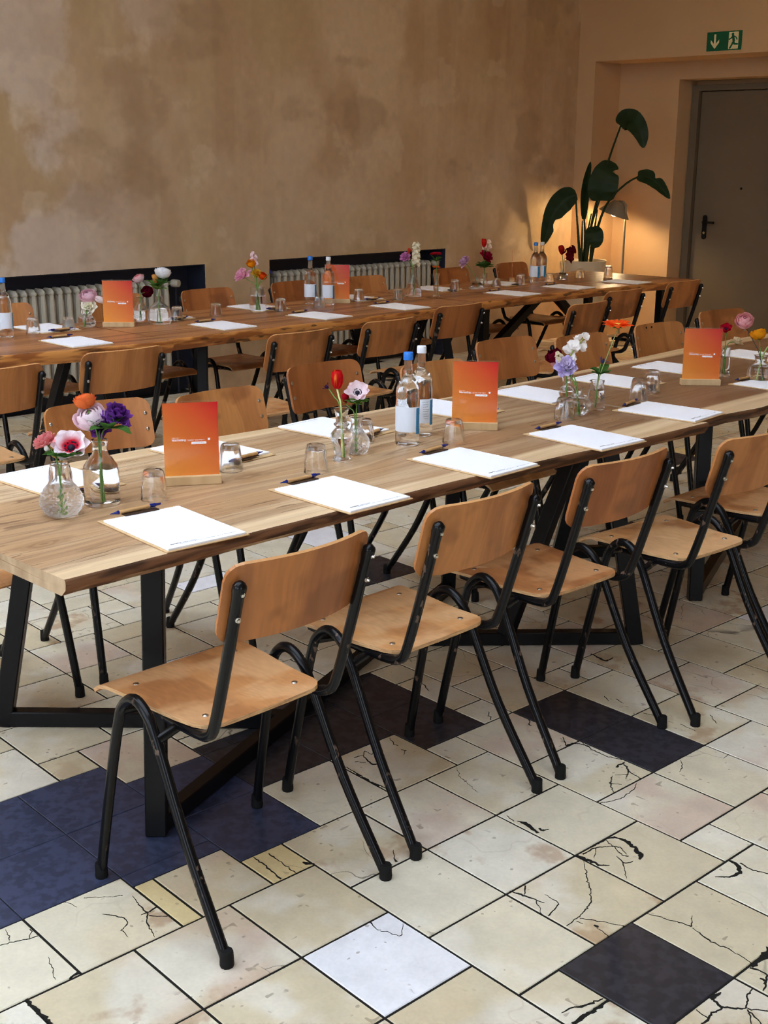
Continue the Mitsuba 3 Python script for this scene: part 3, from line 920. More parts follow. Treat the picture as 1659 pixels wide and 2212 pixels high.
def dome(r, h):
    return lathe([(0, 0), (r, 0), (r * .95, h * .4), (r * .6, h * .85), (0, h)], 10)


CH = {}
CH['leg'] = [fan_smooth(loop_leg(s), 'm_black_paint', 50) for s in (-1, 1)]
CH['post'] = [fan_smooth(back_post(s), 'm_black_paint', 50) for s in (-1, 1)]
CH['crossbar'] = [fan_smooth(tube([(-.217, y, z), (-.15, y, .440), (.15, y, .440), (.217, y, z)], .011, 8), 'm_black_paint', 50) for y, z in ((.128, .450), (.0, .422))]
CH['foot'] = [fan_smooth(moved(lathe([(0, 0), (.0145, 0), (.0152, .004), (.0140, .034), (.0128, .037), (0, .037)], 10), None, (s * .232, y, 0)), 'm_rubber', 40) for s in (-1, 1) for y in (.231, -.234)]
CH['seat_screw'] = [fan_smooth(moved(dome(.0075, .003), None, (s * x, y, .4665 + dz)), 'm_chrome') for s in (-1, 1) for x, y, dz in ((.14, .19, .0), (.125, -.045, -.003))]
bm = []
for s in (-1, 1):
    for z in (.742, .798):
        yb = -.172 - .26 * (z - .70) - .036 + .036 * (.172 / .19) ** 2 * 1.05
        bm.append(fan_smooth(moved(dome(.0075, .0035), frame_to((0, 1, .25)), (s * .172, yb + .0005, z)), 'm_chrome'))
        bm.append(fan_smooth(moved(lathe([(0, 0), (.0062, 0), (.0062, .004), (.0042, .0045), (.0036, .009), (0, .010)], 8), frame_to((s * .3, -1, -.2)), (s * .174, yb - .037, z)), 'm_chrome'))
CH['back_screw'] = bm
SEAT, BACK = seat_mesh(), back_mesh()
tones = {}


def wood(mesh, name, tone, seed):
    q = (name, tone, seed)
    if q not in tones:
        tones[q] = ply(mesh, 'm_plywood', True if False else False, uv=np.tile([[tone, seed]], (len(mesh[0]), 1)))
    return tones[q]


def chair(x, y, a, label, tone=.5, seed=.3, zs=1.0, group=None, detail=True):
    k = thing('chair', label, 'chair', group)
    W = place(x, y, 0, math.radians(a), (1, 1, zs) if zs != 1 else None)
    put('seat', wood(SEAT, 'seat', tone, seed), k, W)
    put('backrest', wood(BACK, 'back', tone, seed + 1.5), k, W)
    for n_ in ('leg', 'post', 'crossbar', 'foot', 'seat_screw', 'back_screw'):
        nm = {'leg': 'leg_loop', 'post': 'back_post', 'foot': 'rubber_foot'}.get(n_, n_)
        for sh in CH[n_]:
            put(nm, sh, k, W)
    return k


# front table, near side: backs to the camera
chair(1.600, 2.006, -.5, 'plywood chair nearest the camera, back to the viewer, left end of the front row', .62, .11)
chair(2.177, 2.012, -.5, 'plywood chair second from the left on the near side of the front table', .40, .52)
chair(2.757, 2.000, -3, 'dark worn plywood chair third from the left on the near side of the front table', .85, .71)
chair(3.310, 1.905, -5, 'smooth pale plywood chair fourth from the left on the near side of the front row', .35, .83)
chair(3.93, 1.99, 0, 'plywood chair cut off by the right picture edge, only seat and legs in view', .75, .25)
# front table, far side: facing the camera
chair(1.655, 3.375, 180, 'plywood chair across the front table, only a sliver in view at the left picture edge', .5, .37, .96)
chair(2.255, 3.37, 172, 'tan plywood chair behind the purple and pink flowers across the front table', .45, .19, .945)
chair(2.672, 3.20, 180, 'orange toned plywood chair behind the leftmost front orange card', .12, .61, .96)
chair(3.262, 3.30, 180, 'brown plywood chair behind the red tulip across the front table', .80, .44, .985)
chair(3.65, 3.08, 180, 'bright orange plywood chair behind the two water bottles of the front table', .05, .93, .97)
chair(4.24, 3.20, 177, 'plywood chair with two shiny screws behind the second front orange card', .60, .29, 1.0)
chair(4.69, 3.12, 177, 'plywood chair behind the white and lilac flowers of the front table', .35, .68, .98)
k11 = chair(5.31, 3.11, 175, 'plywood chair with two dark holes in its top edge, left of the third orange card', .30, .57, .98)
chair(5.92, 3.12, 172, 'shaded plywood chair behind the pink and yellow ranunculus at the right edge', .55, .77, 1.0)
for hx in (.062, .016):
    hy = -.172 - .26 * (.836 - .70) - .036 + .036 * (hx / .19) ** 2 * 1.05
    put('hole', fan_smooth(moved(lathe([(0, 0), (.0055, 0), (.0055, .0012), (0, .0012)], 10), frame_to((0, 1, .25)), (hx, hy - .0004, .836)), 'm_rubber'), k11, place(5.31, 3.11, 0, math.radians(175), (1, 1, .98)), label='small dark hole')
# back row, near side: backs to the camera
chair(2.27, 4.43, 0, 'plywood chair cut by the left picture edge on the near side of the back row', .45, .15)
chair(2.885, 4.51, -2, 'plywood chair right under the leftmost back orange card, its back to the viewer', .35, .47)
chair(3.775, 4.43, 0, 'plywood chair on the near side of the back row, just above the red tulip', .50, .86)
chair(4.385, 4.46, 1, 'plywood chair on the near side of the back row, above the blue capped front bottle', .50, .05)
chair(5.13, 4.66, 0, 'dark plywood chair at the joint of the middle and right back tables', .80, .65)
chair(5.74, 4.25, 2, 'plywood chair pulled out into the aisle behind the orange gerbera', .55, .73)
chair(6.50, 4.52, -1, 'plywood chair pushed to the right back table, second from its right end', .60, .34)
chair(7.32, 4.60, -2, 'plywood chair at the right end of the back row in front of the grey door', .55, .22)
# back row, far side: facing the camera
chair(3.30, 5.84, 180, 'plywood chair before the left radiator, only its right corner in view beside the leftmost bottle', .40, .41)
chair(4.02, 5.84, 181, 'plywood chair behind the leftmost back orange card, before the radiator', .45, .88)
chair(4.62, 5.78, 179, 'brown plywood chair before the wall strip between the two radiator niches', .75, .27)
chair(5.33, 5.80, 182, 'dark plywood chair behind the back pair of water bottles beside the orange card', .85, .54)
chair(5.91, 5.76, 178, 'orange plywood chair before the second radiator', .10, .36)
chair(6.86, 5.82, 181, 'dark plywood chair right of the second radiator niche', .85, .79)
chair(7.58, 5.84, 181, 'dark plywood chair behind the edge-on card and the last bottles', .90, .96)

# ------------------------------------------------------------------ plant and floor lamp
pl = thing('potted_plant', 'tall green paddle leaved plant in a pale round planter by the recess', 'plant')
PX, PY = 9.30, 6.59
put('planter', fan_smooth(moved(lathe([(0, 0), (.150, 0), (.158, .02), (.182, .745), (.186, .758), (.176, .758), (.168, .72), (0, .715)], 40), None, (PX, PY, 0)), 'm_pot', 40), pl, label='pale cream planter')
put('soil', fan_smooth(moved(lathe([(0, .72), (.169, .722), (.16, .735), (0, .742)], 24), None, (PX, PY, 0)), 'm_soil'), pl)


def leaf_mesh(mid, width, fold=.2, twist=0.0, square=.75, split=None):
    """Paddle leaf: midrib points and half width; the blade roughly faces the room, turned by twist."""
    m = spline(mid, 6)
    L = np.linspace(0, 1, len(m))
    prof = np.sin(PI * np.clip(.03 + .96 * L, 0, 1) ** .75) ** square
    tang = np.gradient(m, axis=0); tang /= np.linalg.norm(tang, axis=1, keepdims=True)
    view = np.array([-.81, -.58, .1])
    side = np.cross(tang, view); side /= np.linalg.norm(side, axis=1, keepdims=True)
    up = np.cross(side, tang)
    ct, st = math.cos(twist), math.sin(twist)
    side, up = side * ct + up * st, up * ct - side * st
    us = np.linspace(-1, 1, 11)
    g = np.zeros((11, len(m), 3))
    for i, u in enumerate(us):
        w = width * prof
        if split is not None and u * split[1] > 0: w = w * (1 - .7 * np.exp(-((L - split[0]) / .05) ** 2) * abs(u))
        g[i] = m + side * (u * w)[:, None] + up * (abs(u) * w * fold + .005 * np.sin(L * 30) * abs(u))[:, None]
    return shell(g, .0025)


def leaf(mid, width, **k):
    put('leaf', fan_smooth(leaf_mesh(mid, width, **k), 'm_leaf', 45), pl)


def stem(pts, r0=.013, r1=.007):
    p = spline(pts, 6)
    put('stem', fan_smooth(tube(p, np.linspace(r0, r1, len(p)), 8), 'm_leaf', 50), pl)


b0 = lambda dx, dy: (PX + dx, PY + dy, .735)
stem([b0(-.02, -.02), (PX + .0, PY - .06, 1.15), (PX + .02, PY - .17, 1.6), (PX + .02, 6.31, 1.90)])
leaf([(PX + .02, 6.315, 1.895), (PX + .0, 6.25, 1.94), (PX - .02, 6.16, 1.925), (PX - .02, 6.08, 1.83), (PX - .02, 6.045, 1.715)], .088, fold=.25, square=.6)
stem([b0(.0, .0), (PX - .02, PY - .04, 1.0), (PX - .03, PY - .14, 1.29)])
leaf([(PX - .03, 6.43, 1.275), (PX - .05, 6.415, 1.38), (PX - .02, 6.405, 1.50), (PX + .06, 6.40, 1.60)], .128, fold=.12, square=.38, split=(.8, 1))
stem([b0(.03, .03), (PX + .02, PY + .035, 1.0), (PX + .0, PY + .04, 1.13)])
leaf([(PX, 6.63, 1.11), (PX + .02, 6.645, 1.30), (PX + .03, 6.64, 1.45), (PX + .06, 6.632, 1.60)], .036, fold=.8, square=.6)
stem([b0(-.04, .03), (PX - .04, PY + .06, .95), (PX - .02, 6.70, 1.20), (PX - .02, 6.715, 1.305)])
leaf([(PX - .02, 6.705, 1.32), (PX - .06, 6.80, 1.275), (PX - .10, 6.89, 1.15), (PX - .12, 6.985, .865)], .100, fold=.3, square=.6, split=(.75, -1))
stem([b0(.02, -.04), (PX + .02, PY - .10, 1.05), (PX + .0, 6.38, 1.27), (PX - .02, 6.20, 1.42), (PX - .02, 6.06, 1.49)])
leaf([(PX - .02, 6.085, 1.49), (PX - .03, 5.97, 1.475), (PX - .03, 5.86, 1.41), (PX - .03, 5.755, 1.31)], .058, fold=.5, square=.6, split=(.5, -1))
stem([b0(.05, -.02), (PX + .02, PY - .04, .90), (PX - .02, 6.51, 1.04)])
leaf([(PX - .02, 6.52, 1.05), (PX - .05, 6.48, .99), (PX - .05, 6.46, .93), (PX - .04, 6.47, .87)], .080, fold=.15, square=.6)
for dx, dy, e in ((-.05, .01, (9.28, 6.63, 1.10)), (.02, .05, (9.31, 6.56, 1.16)), (.0, -.05, (9.27, 6.47, 1.20))):
    stem([b0(dx, dy), tuple((np.array(b0(dx, dy)) + np.array(e)) / 2 + [0, 0, .02]), e], .012, .005)

fl = thing('floor_lamp', 'floor lamp with a grey cone shade glowing behind the plant', 'lamp')
LP = np.array([9.60, 6.40, 0])
put('base', fan_smooth(moved(lathe([(0, 0), (.13, 0), (.13, .012), (.02, .022), (0, .022)], 28), None, LP), 'm_shade', 40), fl)
put('pole', fan_smooth(tube([LP + [0, 0, .02], LP + [0, 0, 1.24]], .0095, 10), 'm_shade', 40), fl)
ax = np.array([-.14, .30, -.94]); ax /= np.linalg.norm(ax)
top = np.array([9.60, 6.475, 1.262])
prof = [(.034, 0), (.040, .0), (.160, .125), (.157, .126), (.036, .006)]
put('shade', fan_smooth(moved(lathe([(0, 0)] + [(.042, 0), (.142, .118), (.139, .119), (.039, .006), (0, .006)], 32), frame_to(ax), top), 'm_shade', 40), fl, label='grey metal cone shade')
bulb = moved(tm(trimesh.creation.icosphere(2, .034)), None, top + ax * .104)
k = put('bulb', fan_smooth(bulb, 'm_paper', 60), fl, label='glowing bulb')
scene[k]['emitter'] = {'type': 'area', 'radiance': {'type': 'rgb', 'value': [FLOOR_LAMP_POWER * c for c in (1.0, .74, .42)]}}
put('shade_arm', fan_smooth(tube([LP + [0, 0, 1.235], LP + [0, .03, 1.262], top + [0, 0, .004]], .008, 8), 'm_shade'), fl)

# warm pendant lamps over the far end of the room, above the picture
for x, y, l in ((5.2, 3.9, 'above the aisle before the second radiator'), (7.4, 4.6, 'above the right back table'), (7.2, 1.6, 'nearest the right end of the front row')):
    k = thing('pendant_lamp', 'warm pendant lamp ' + l, 'lamp', 'pendant lamps under the ceiling')
    put('cord', ply(tube([(x, y, 3.42), (x, y, ZC)], .004, 6), 'm_rubber'), k)
    put('shade', fan_smooth(moved(lathe([(.03, .12), (.20, 0), (.196, 0), (.028, .115)], 24), None, (x, y, 3.32)), 'm_shade', 40), k)
    q = put('bulb', fan_smooth(moved(tm(trimesh.creation.icosphere(2, .055)), None, (x, y, 3.33)), 'm_paper', 60), k)
    scene[q]['emitter'] = {'type': 'area', 'radiance': {'type': 'rgb', 'value': [PENDANT_POWER * c for c in (1.0, .74, .42)]}}

# ------------------------------------------------------------------ things on the tables
ZT = 0.7555


def tumbler_mesh():
    """Faceted glass turned upside down: the rim stands on the table."""
    def fac(th, z, r):
        h = PI / 9
        poly = math.cos(h) / np.cos(np.mod(th, 2 * h) - h) * 1.03
        t = float(np.interp(z, [.004, .014, .060, .072], [0, 1, 1, .4]))
        return r * ((1 - t) + t * poly)
    out = [(.0335, 0), (.0345, .002), (.0335, .02), (.0305, .048), (.0275, .068), (.0255, .075), (.0235, .077), (0, .0755)]
    inn = [(0, .064), (.0205, .064), (.0235, .060), (.0285, .03), (.0315, .004), (.0335, 0)]
    return lathe(inn + out[1:], 36, fac)


TUMBLER = fan_smooth((lambda m: (m[0], m[1]))(tumbler_mesh()), 'm_glass', 30)


def tumbler(x, y, label, s=1.0):
    k = thing('tumbler', label, 'glass')
    scene[k] = {**TUMBLER, 'to_world': place(x, y, ZT, x * 7, (1, 1, s))}


def vase(x, y, label, outer, level, seg=32, mod=None, wall=.004, name='vase'):
    """Glass vase, water up to the height level: hollow only above the water."""
    k = thing(name, label, 'vase')
    zs = [z for _, z in outer]
    rs = [r for r, _ in outer]
    zi = np.linspace(zs[-1] - .001, level, 7)
    ri = np.maximum(np.interp(zi, zs, rs) - wall, .004)
    prof = [(0, 0.0)] + list(outer) + [(float(r), float(z)) for r, z in zip(ri, zi)] + [(0, level)]
    m = lathe(prof, seg, mod)
    scene[k] = {**fan_smooth(m, 'm_glass', 40), 'to_world': place(x, y, ZT)}
    return k


def diamond(th, z, r):
    return r * (1 + (.075 * np.abs(np.cos(8 * th + z * 190) * np.cos(8 * th - z * 190)) - .03 if .004 < z < .075 else 0))


def ribs(n, a, zmax):
    return lambda th, z, r: r * (1 + (a * np.cos(n * th) if .004 < z < zmax else 0))


def prof(*pts, n=3):
    p = spline([(r, z, 0) for r, z in pts], n)
    return [(float(max(a, .003)), float(max(b, 0))) for a, b in p[:, :2]]


bulb_low = [(.030, 0), (.038, .004), (.050, .022), (.052, .040), (.044, .062), (.028, .084), (.022, .104), (.023, .124), (.025, .131)]
bottle_v = [(.040, 0), (.044, .004), (.045, .03), (.045, .085), (.042, .100), (.030, .118), (.020, .130), (.018, .150), (.021, .158), (.021, .166)]
baluster = [(.024, 0), (.027, .004), (.020, .014), (.020, .020), (.026, .040), (.032, .066), (.032, .078), (.022, .092), (.016, .100), (.023, .108), (.016, .116), (.019, .140), (.023, .154)]
VS = {}
VS['A'] = vase(1.557, 2.622, 'low round diamond cut glass vase nearest the left end of the front table', prof(*bulb_low, n=7), .072, 96, diamond)
VS['B'] = vase(1.685, 2.641, 'clear bottle shaped vase with half water under the purple flowers', bottle_v, .095)
VS['C'] = vase(2.448, 2.561, 'clear pressed glass baluster vase holding the red tulip', prof(*baluster), .085)
VS['D'] = vase(2.545, 2.600, 'small round cut glass vase of the white anemone, behind the tulip vase', prof((.024, 0), (.032, .004), (.040, .025), (.038, .045), (.022, .068), (.015, .085), (.019, .105), (.022, .113), n=7), .06, 96, diamond)
VS['E'] = vase(3.600, 2.605, 'slender clear vase with round belly under the burgundy flower', prof((.018, 0), (.022, .004), (.014, .018), (.020, .032), (.028, .050), (.026, .066), (.016, .078), (.017, .100), (.020, .112)), .06)
VS['F'] = vase(3.514, 2.496, 'round ribbed glass vase beside the third front tumbler, lilac flower leaning out', prof((.022, 0), (.034, .004), (.047, .028), (.044, .048), (.024, .066), (.017, .078), (.021, .093)), .05, 48, ribs(16, .03, .07))
VS['G'] = vase(3.635, 2.500, 'straight textured glass vase with the tall orange gerbera', prof((.026, 0), (.030, .004), (.029, .04), (.027, .08), (.024, .092), (.026, .103)), .07, 42, ribs(12, .02, .09))
VS['H'] = vase(4.612, 2.555, 'narrow textured vase right behind the third front orange card', prof((.026, 0), (.028, .004), (.022, .02), (.023, .06), (.021, .10), (.024, .12)), .08, 36, ribs(10, .03, .1))
VS['I'] = vase(4.613, 2.393, 'low bulbous vase with pink and yellow ranunculus at the right edge', prof((.030, 0), (.044, .004), (.052, .03), (.046, .055), (.026, .075), (.024, .095), (.028, .103)), .06, 36, ribs(8, .02, .07))
VS['B1'] = vase(3.564, 5.644, 'small round glass vase left of the leftmost back orange card', prof((.030, 0), (.042, .004), (.048, .025), (.036, .055), (.020, .070), (.022, .091)), .05)
VS['B2'] = vase(3.914, 5.488, 'broad round bottle vase right of the leftmost back orange card', prof((.050, 0), (.060, .006), (.062, .05), (.055, .085), (.026, .110), (.019, .125), (.022, .146)), .08)
VS['B2b'] = vase(3.90, 5.640, 'second bottle vase half hidden behind the broad round one', prof((.034, 0), (.042, .005), (.042, .06), (.022, .09), (.018, .11), (.022, .131)), .06)
VS['B3'] = vase(4.658, 5.568, 'straight glass jar with the colourful bunch between the two radiators', prof((.044, 0), (.048, .005), (.047, .10), (.040, .118), (.042, .140)), .09)
VS['B4'] = vase(5.94, 5.545, 'wide conical decanter vase with white hyacinth before the second radiator', prof((.050, 0), (.056, .005), (.050, .05), (.034, .09), (.020, .12), (.019, .16), (.023, .183)), .08)
VS['B5'] = vase(6.055, 5.443, 'slim footed vase with two red flowers, right of the hyacinth', prof((.024, 0), (.027, .004), (.012, .018), (.022, .045), (.024, .06), (.014, .08), (.015, .12), (.020, .148)), .07)
VS['B6'] = vase(6.60, 5.566, 'low conical vase with one lilac flower on the right back table', prof((.044, 0), (.050, .005), (.036, .035), (.018, .06), (.018, .08)), .045)
VS['B7'] = vase(6.733, 5.614, 'small straight vase with red tulip and green leaves on the right back table', prof((.026, 0), (.029, .004), (.028, .05), (.022, .08), (.026, .098)), .06)
VS['B8'] = vase(7.634, 5.609, 'flared glass vase with dark red orchids before the planter', prof((.040, 0), (.046, .005), (.040, .03), (.020, .06), (.018, .10), (.028, .132)), .05)

for x, y, s, l in [
        (1.640, 2.760, 1.12, 'tall clear tumbler behind the diamond cut vase at the left end'), (1.805, 2.587, 1.0, 'upside down tumbler between the bottle vase and the first front orange card'),
        (2.140, 2.690, 1.0, 'upside down tumbler right behind the first front orange card'), (2.299, 2.510, 1.03, 'upside down tumbler left of the tulip vase, at the top of a clipboard'),
        (2.665, 2.690, .95, 'upside down tumbler right behind the white anemone vase'), (2.866, 2.495, .95, 'upside down tumbler before the second front orange card'),
        (3.415, 2.475, .95, 'upside down tumbler before the ribbed round vase'), (3.875, 2.480, 1.1, 'upside down tumbler at the pen of the fifth near clipboard, the nearer of two'),
        (4.075, 2.555, 1.1, 'farther tumbler of the pair left of the third front orange card'),
        (3.232, 5.607, 1.0, 'upside down tumbler right of the leftmost back bottle'), (3.421, 5.585, .85, 'shaded tumbler left of the small round back vase'),
        (4.06, 5.532, 1.0, 'upside down tumbler just right of the broad round bottle vase'), (4.357, 5.572, .9, 'upside down tumbler between the round bottle vase and the jar of flowers'),
        (4.755, 5.480, 1.0, 'upside down tumbler right of the jar with the colourful bunch'), (5.05, 5.47, .85, 'small tumbler before the back pair of bottles'),
        (5.468, 5.563, 1.0, 'upside down tumbler right of the back orange card beside the bottles'), (5.69, 5.440, 1.0, 'upside down tumbler left of the hyacinth decanter'),
        (6.365, 5.560, 1.05, 'upside down tumbler between the red flowers and the lilac flower'), (6.85, 5.598, .75, 'upside down tumbler right of the tulip vase of the right back table'),
        (7.057, 5.549, 1.0, 'upside down tumbler right of the edge-on card'), (7.413, 5.561, .8, 'low tumbler right of the last pair of bottles'),
        (7.826, 5.591, .9, 'upside down tumbler right of the orchid vase'), (8.035, 5.480, 1.1, 'tumbler glowing in the lamp light near the end of the right back table')]:
    tumbler(x, y, l, s)


def cap_mesh():
    return lathe([(0, 0), (.0148, 0), (.0150, .002), (.0146, .020), (.0130, .0235), (0, .0242)], 30, lambda th, z, r: r * (1 + .02 * np.cos(30 * th)))


def bottle(x, y, label, cap, a=0.0, lab=(225, 232, 240), stripe=(58, 132, 178), back_print=False):
    k = thing('water_bottle', label, 'bottle')
    body = [(0, 0), (.030, 0), (.0365, .003), (.0370, .010), (.0370, .160), (.0362, .172), (.0335, .184), (.0285, .196), (.0210, .206), (.0150, .212), (.0138, .220), (.0130, .262), (.0134, .264),
            (.0110, .264), (.0105, .232), (0, .231)]
    W = place(x, y, ZT, a)
    put('body', fan_smooth(lathe(body, 36), 'm_glass', 40), k, W)
    put('cap', cply(moved(cap_mesh(), None, (0, 0, .2625)), 'm_gloss', cap), k, W, label='blue screw cap' if cap[2] > cap[0] * 1.5 else 'white screw cap')
    def wrap(r, t0, t1, z0, z1):
        th = np.linspace(t0, t1, 20)
        g = np.zeros((20, 2, 3))
        for j, z in enumerate((z0, z1)):
            g[:, j] = np.stack([r * np.cos(th), r * np.sin(th), np.full(20, z)], 1)
        return shell(g, .0006)
    L = put('label', cply(wrap(.0378, -2.35, .75, .045, .122), 'm_matte', lin(*lab)), k, W, label='pale paper label')
    put('blue_stripe', cply(wrap(.0381, .30, .75, .038, .118), 'm_matte', lin(*stripe)), L, W)
    if back_print: put('fine_print', cply(cat_mesh(*[wrap(.0382, -.45 + .02 * i, .20 - .08 * (i % 3), .112 - .0075 * i, .1132 - .0075 * i) for i in range(8)]), 'm_matte', lin(150, 160, 172)), L, W)
    return k


BLUE, WHITE = lin(44, 124, 220), lin(232, 236, 244)
VD = math.atan2(-.70, -.72)      # direction from the tables to the camera
bottle(2.743, 2.576, 'clear water bottle with bright blue cap on the front table', BLUE, VD + .45)
bottle(2.872, 2.640, 'clear water bottle with white cap behind the front blue capped one', WHITE, VD + .55, back_print=True)
bottle(3.062, 5.570, 'water bottle with blue cap cut off by the left picture edge', BLUE, VD + 1.1)
bottle(5.142, 5.649, 'blue capped water bottle left of the middle back orange card', BLUE, VD + .5)
bottle(5.193, 5.544, 'white capped water bottle before the middle back orange card', WHITE, VD + .5)
bottle(7.273, 5.589, 'blue capped water bottle in front of the potted plant', BLUE, VD + .1)
bottle(7.350, 5.592, 'pale capped water bottle at the right of the farthest pair', lin(200, 206, 206), VD + .1)

TXT1 = meshkit.text_mesh('Marketing', .0058, .0003, bold=True)
TXT2 = meshkit.text_mesh('Leader Connect', .0052, .0003)
TW1 = TXT1.bounds[1][0]


def upright(m):
    """xy drawing -> standing in the xz plane, facing -y."""
    v, f = m
    return np.stack([v[:, 0], -v[:, 2], v[:, 1]], 1), f


def table_card(x, y, ang, label, w=.150, hgt=.207, tilt=.03):
    k = thing('table_card', label, 'table card')
    W = place(x, y, ZT, math.radians(ang))
    put('wooden_base', fan_smooth(cbox(w + .004, .036, .024, .001, (0, 0, .012)), 'm_board'), k, W, label='pale wooden block')
    z0 = .018
    lean = lambda m: (np.stack([m[0][:, 0], m[0][:, 1] + (m[0][:, 2] - z0) * tilt, m[0][:, 2]], 1), m[1])
    nu, nv = 9, 13
    u, v = np.meshgrid(np.linspace(-1, 1, nu), np.linspace(0, 1, nv), indexing='ij')
    g = np.stack([u * (w / 2 - .002), np.full_like(u, -.0024), z0 + .004 + v * (hgt - .008)], 2)
    t = np.clip(.60 * v + .40 * (u + 1) / 2, 0, 1)[..., None]
    col = (1 - t) * np.array(lin(236, 152, 62)) + t * np.array(lin(196, 24, 40))
    sh = shell(g, .0008)
    cc = np.vstack([col.reshape(-1, 3)] * 2)
    p = put('print', mikit.ply(lean(sh), 'm_gloss', smooth=False, color=cc), k, W, label='orange to red printed sheet')
    put('acrylic_sheet', fan_smooth(lean(cbox(w, .0026, hgt, .0004, (0, 0, z0 + hgt / 2))), 'm_acrylic'), k, W, label='clear acrylic sheet')
    zt = z0 + hgt * .485
    fy = -.0034
    s = w / .150
    put('lettering', cply(lean(moved(upright((TXT1.vertices * s, TXT1.faces)), None, (-w * .345, fy, zt))), 'm_matte', lin(250, 250, 250), False), p, W)
    s2 = s * .86
    put('lettering', cply(lean(moved(upright((TXT2.vertices * s2, TXT2.faces)), None, (-w * .345 + TW1 * s + .003, fy, zt))), 'm_matte', lin(252, 236, 226), False), p, W)
    put('white_square', cply(lean(moved(cbox(.006, .0004, .006, .0001), None, (w * .315, fy, zt + .003))), 'm_matte', lin(250, 250, 250), False), p, W)
    put('white_box', cply(lean(moved(cbox(.040 * s, .0004, .0065, .0001), None, (w * .135, fy, zt - .0062))), 'm_matte', lin(250, 250, 250), False), p, W)
    put('small_print', cply(lean(cat_mesh(*[moved(cbox(.0026, .0003, .0013, .00005), None, (-w * .345 + .0015 + .0034 * i, fy, zt + .0085)) for i in range(6)])), 'm_matte', lin(252, 230, 216), False), p, W)
    put('small_print', cply(lean(cat_mesh(*[moved(cbox(.0034, .0004, .0010, .00005), None, (w * .135 - .0145 + .0042 * i, fy - .0002, zt - .0062)) for i in range(8)])), 'm_matte', lin(190, 170, 176), False), p, W)
    return k


table_card(1.972, 2.645, -33, 'leftmost orange and red card in a wooden stand on the front table')
table_card(3.065, 2.580, -51, 'second orange and red card of the front table, right of the water bottles')
table_card(4.355, 2.510, -47, 'third orange and red card of the front table, near the right edge')
table_card(3.690, 5.535, -46, 'leftmost orange and red card on the back tables, by the radiator', .160, .222)
table_card(5.310, 5.590, -48, 'orange and red card behind the white capped bottle on the middle back table', .155, .215)
table_card(7.200, 5.740, 38.5, 'card seen edge on, a thin upright strip on the right back table')

# ---- clipboards with pads, and pens
RULE = fan_smooth(moved(cbox(.150, .0006, .0002, .00002), None, (.012, -.139, .0085)), 'm_rubber')
PTX = meshkit.text_mesh('Marketing', .0042, .0002, bold=True)
PTX2 = meshkit.text_mesh('Leader Connect', .0038, .0002)
BOARD = fan_smooth(cbox(.222, .322, .003, .0008, (0, 0, .0016)), 'm_board')
PAD = fan_smooth(cbox(.210, .297, .005, .0006, (0, -.008, .0057)), 'm_paper')
plain('m_clip', lin(84, 66, 54), 0.3, metal=.6)
plain('m_ink', lin(120, 122, 128), 0.7, spec=.1)
CLIP = fan_smooth(cat_mesh(cbox(.095, .022, .0022, .0005, (0, .147, .0095)), tube([(-.045, .137, .0105), (.045, .137, .0105)], .0022, 8), cbox(.040, .016, .002, .0005, (0, .158, .0085)), cbox(.012, .014, .006, .0008, (0, .153, .0062))), 'm_clip')
LET = [fan_smooth(moved(tm(PTX), None, (-.085, -.134, .0083)), 'm_rubber'), fan_smooth(moved(tm(PTX2), None, (-.085 + PTX.bounds[1][0] + .003, -.134, .0083)), 'm_ink')]


def pen_parts():
    b = lathe([(0, 0), (.0046, 0), (.0050, .003), (.0050, .086), (.0046, .088), (0, .088)], 12)
    t = lathe([(0, -.024), (.0009, -.024), (.0012, -.020), (.0036, -.006), (.0052, .0), (0, .0005)], 12)
    c = lathe([(0, .0875), (.0052, .088), (.0050, .104), (.0034, .108), (.0026, .120), (0, .121)], 12)
    clip = cbox(.0026, .0016, .036, .0004, (0, .0068, .086))
    R = np.array([[0, 0, 1], [0, 1, 0], [-1, 0, 0.0]])     # lies along +x
    mv = lambda m: moved(m, R, (-.044, 0, 0))
    nv = lin(24, 34, 108)
    return [('barrel', fan_smooth(mv(b), 'm_bamboo', 40), 'bamboo barrel'), ('tip', cply(mv(t), 'm_gloss', nv), 'navy blue tip'), ('clicker', cply(mv(c), 'm_gloss', nv), 'navy blue clicker'), ('pocket_clip', cply(mv(clip), 'm_gloss', nv, False), None)]


PEN = pen_parts()


def clipboard(x, y, a, label, pen_label, near=True, text=False, pen=(0, 0, 0), haspen=True):
    k = thing('clipboard', label, 'clipboard')
    ang = math.radians(a + (0 if near else 180))
    W = place(x, y, ZT, ang)
    put('board', BOARD, k, W, label='thin wooden board')
    pd = put('paper_pad', PAD, k, W, label='white paper pad')
    put('clip', CLIP, k, W, label='dark metal clip')
    if text:
        for l in LET: put('lettering', l, pd, W)
    put('rule', RULE, pd, W)
    if not haspen: return
    dx, dy, da = pen
    lx, ly = dx, .148 + dy
    px, py = x + lx * math.cos(ang) - ly * math.sin(ang), y + lx * math.sin(ang) + ly * math.cos(ang)
    kp = thing('pen', pen_label, 'pen')
    Wp = place(px, py, ZT + .0162, ang + math.radians(da))
    for n_, sh, l in PEN: put(n_, sh, kp, Wp, label=l)


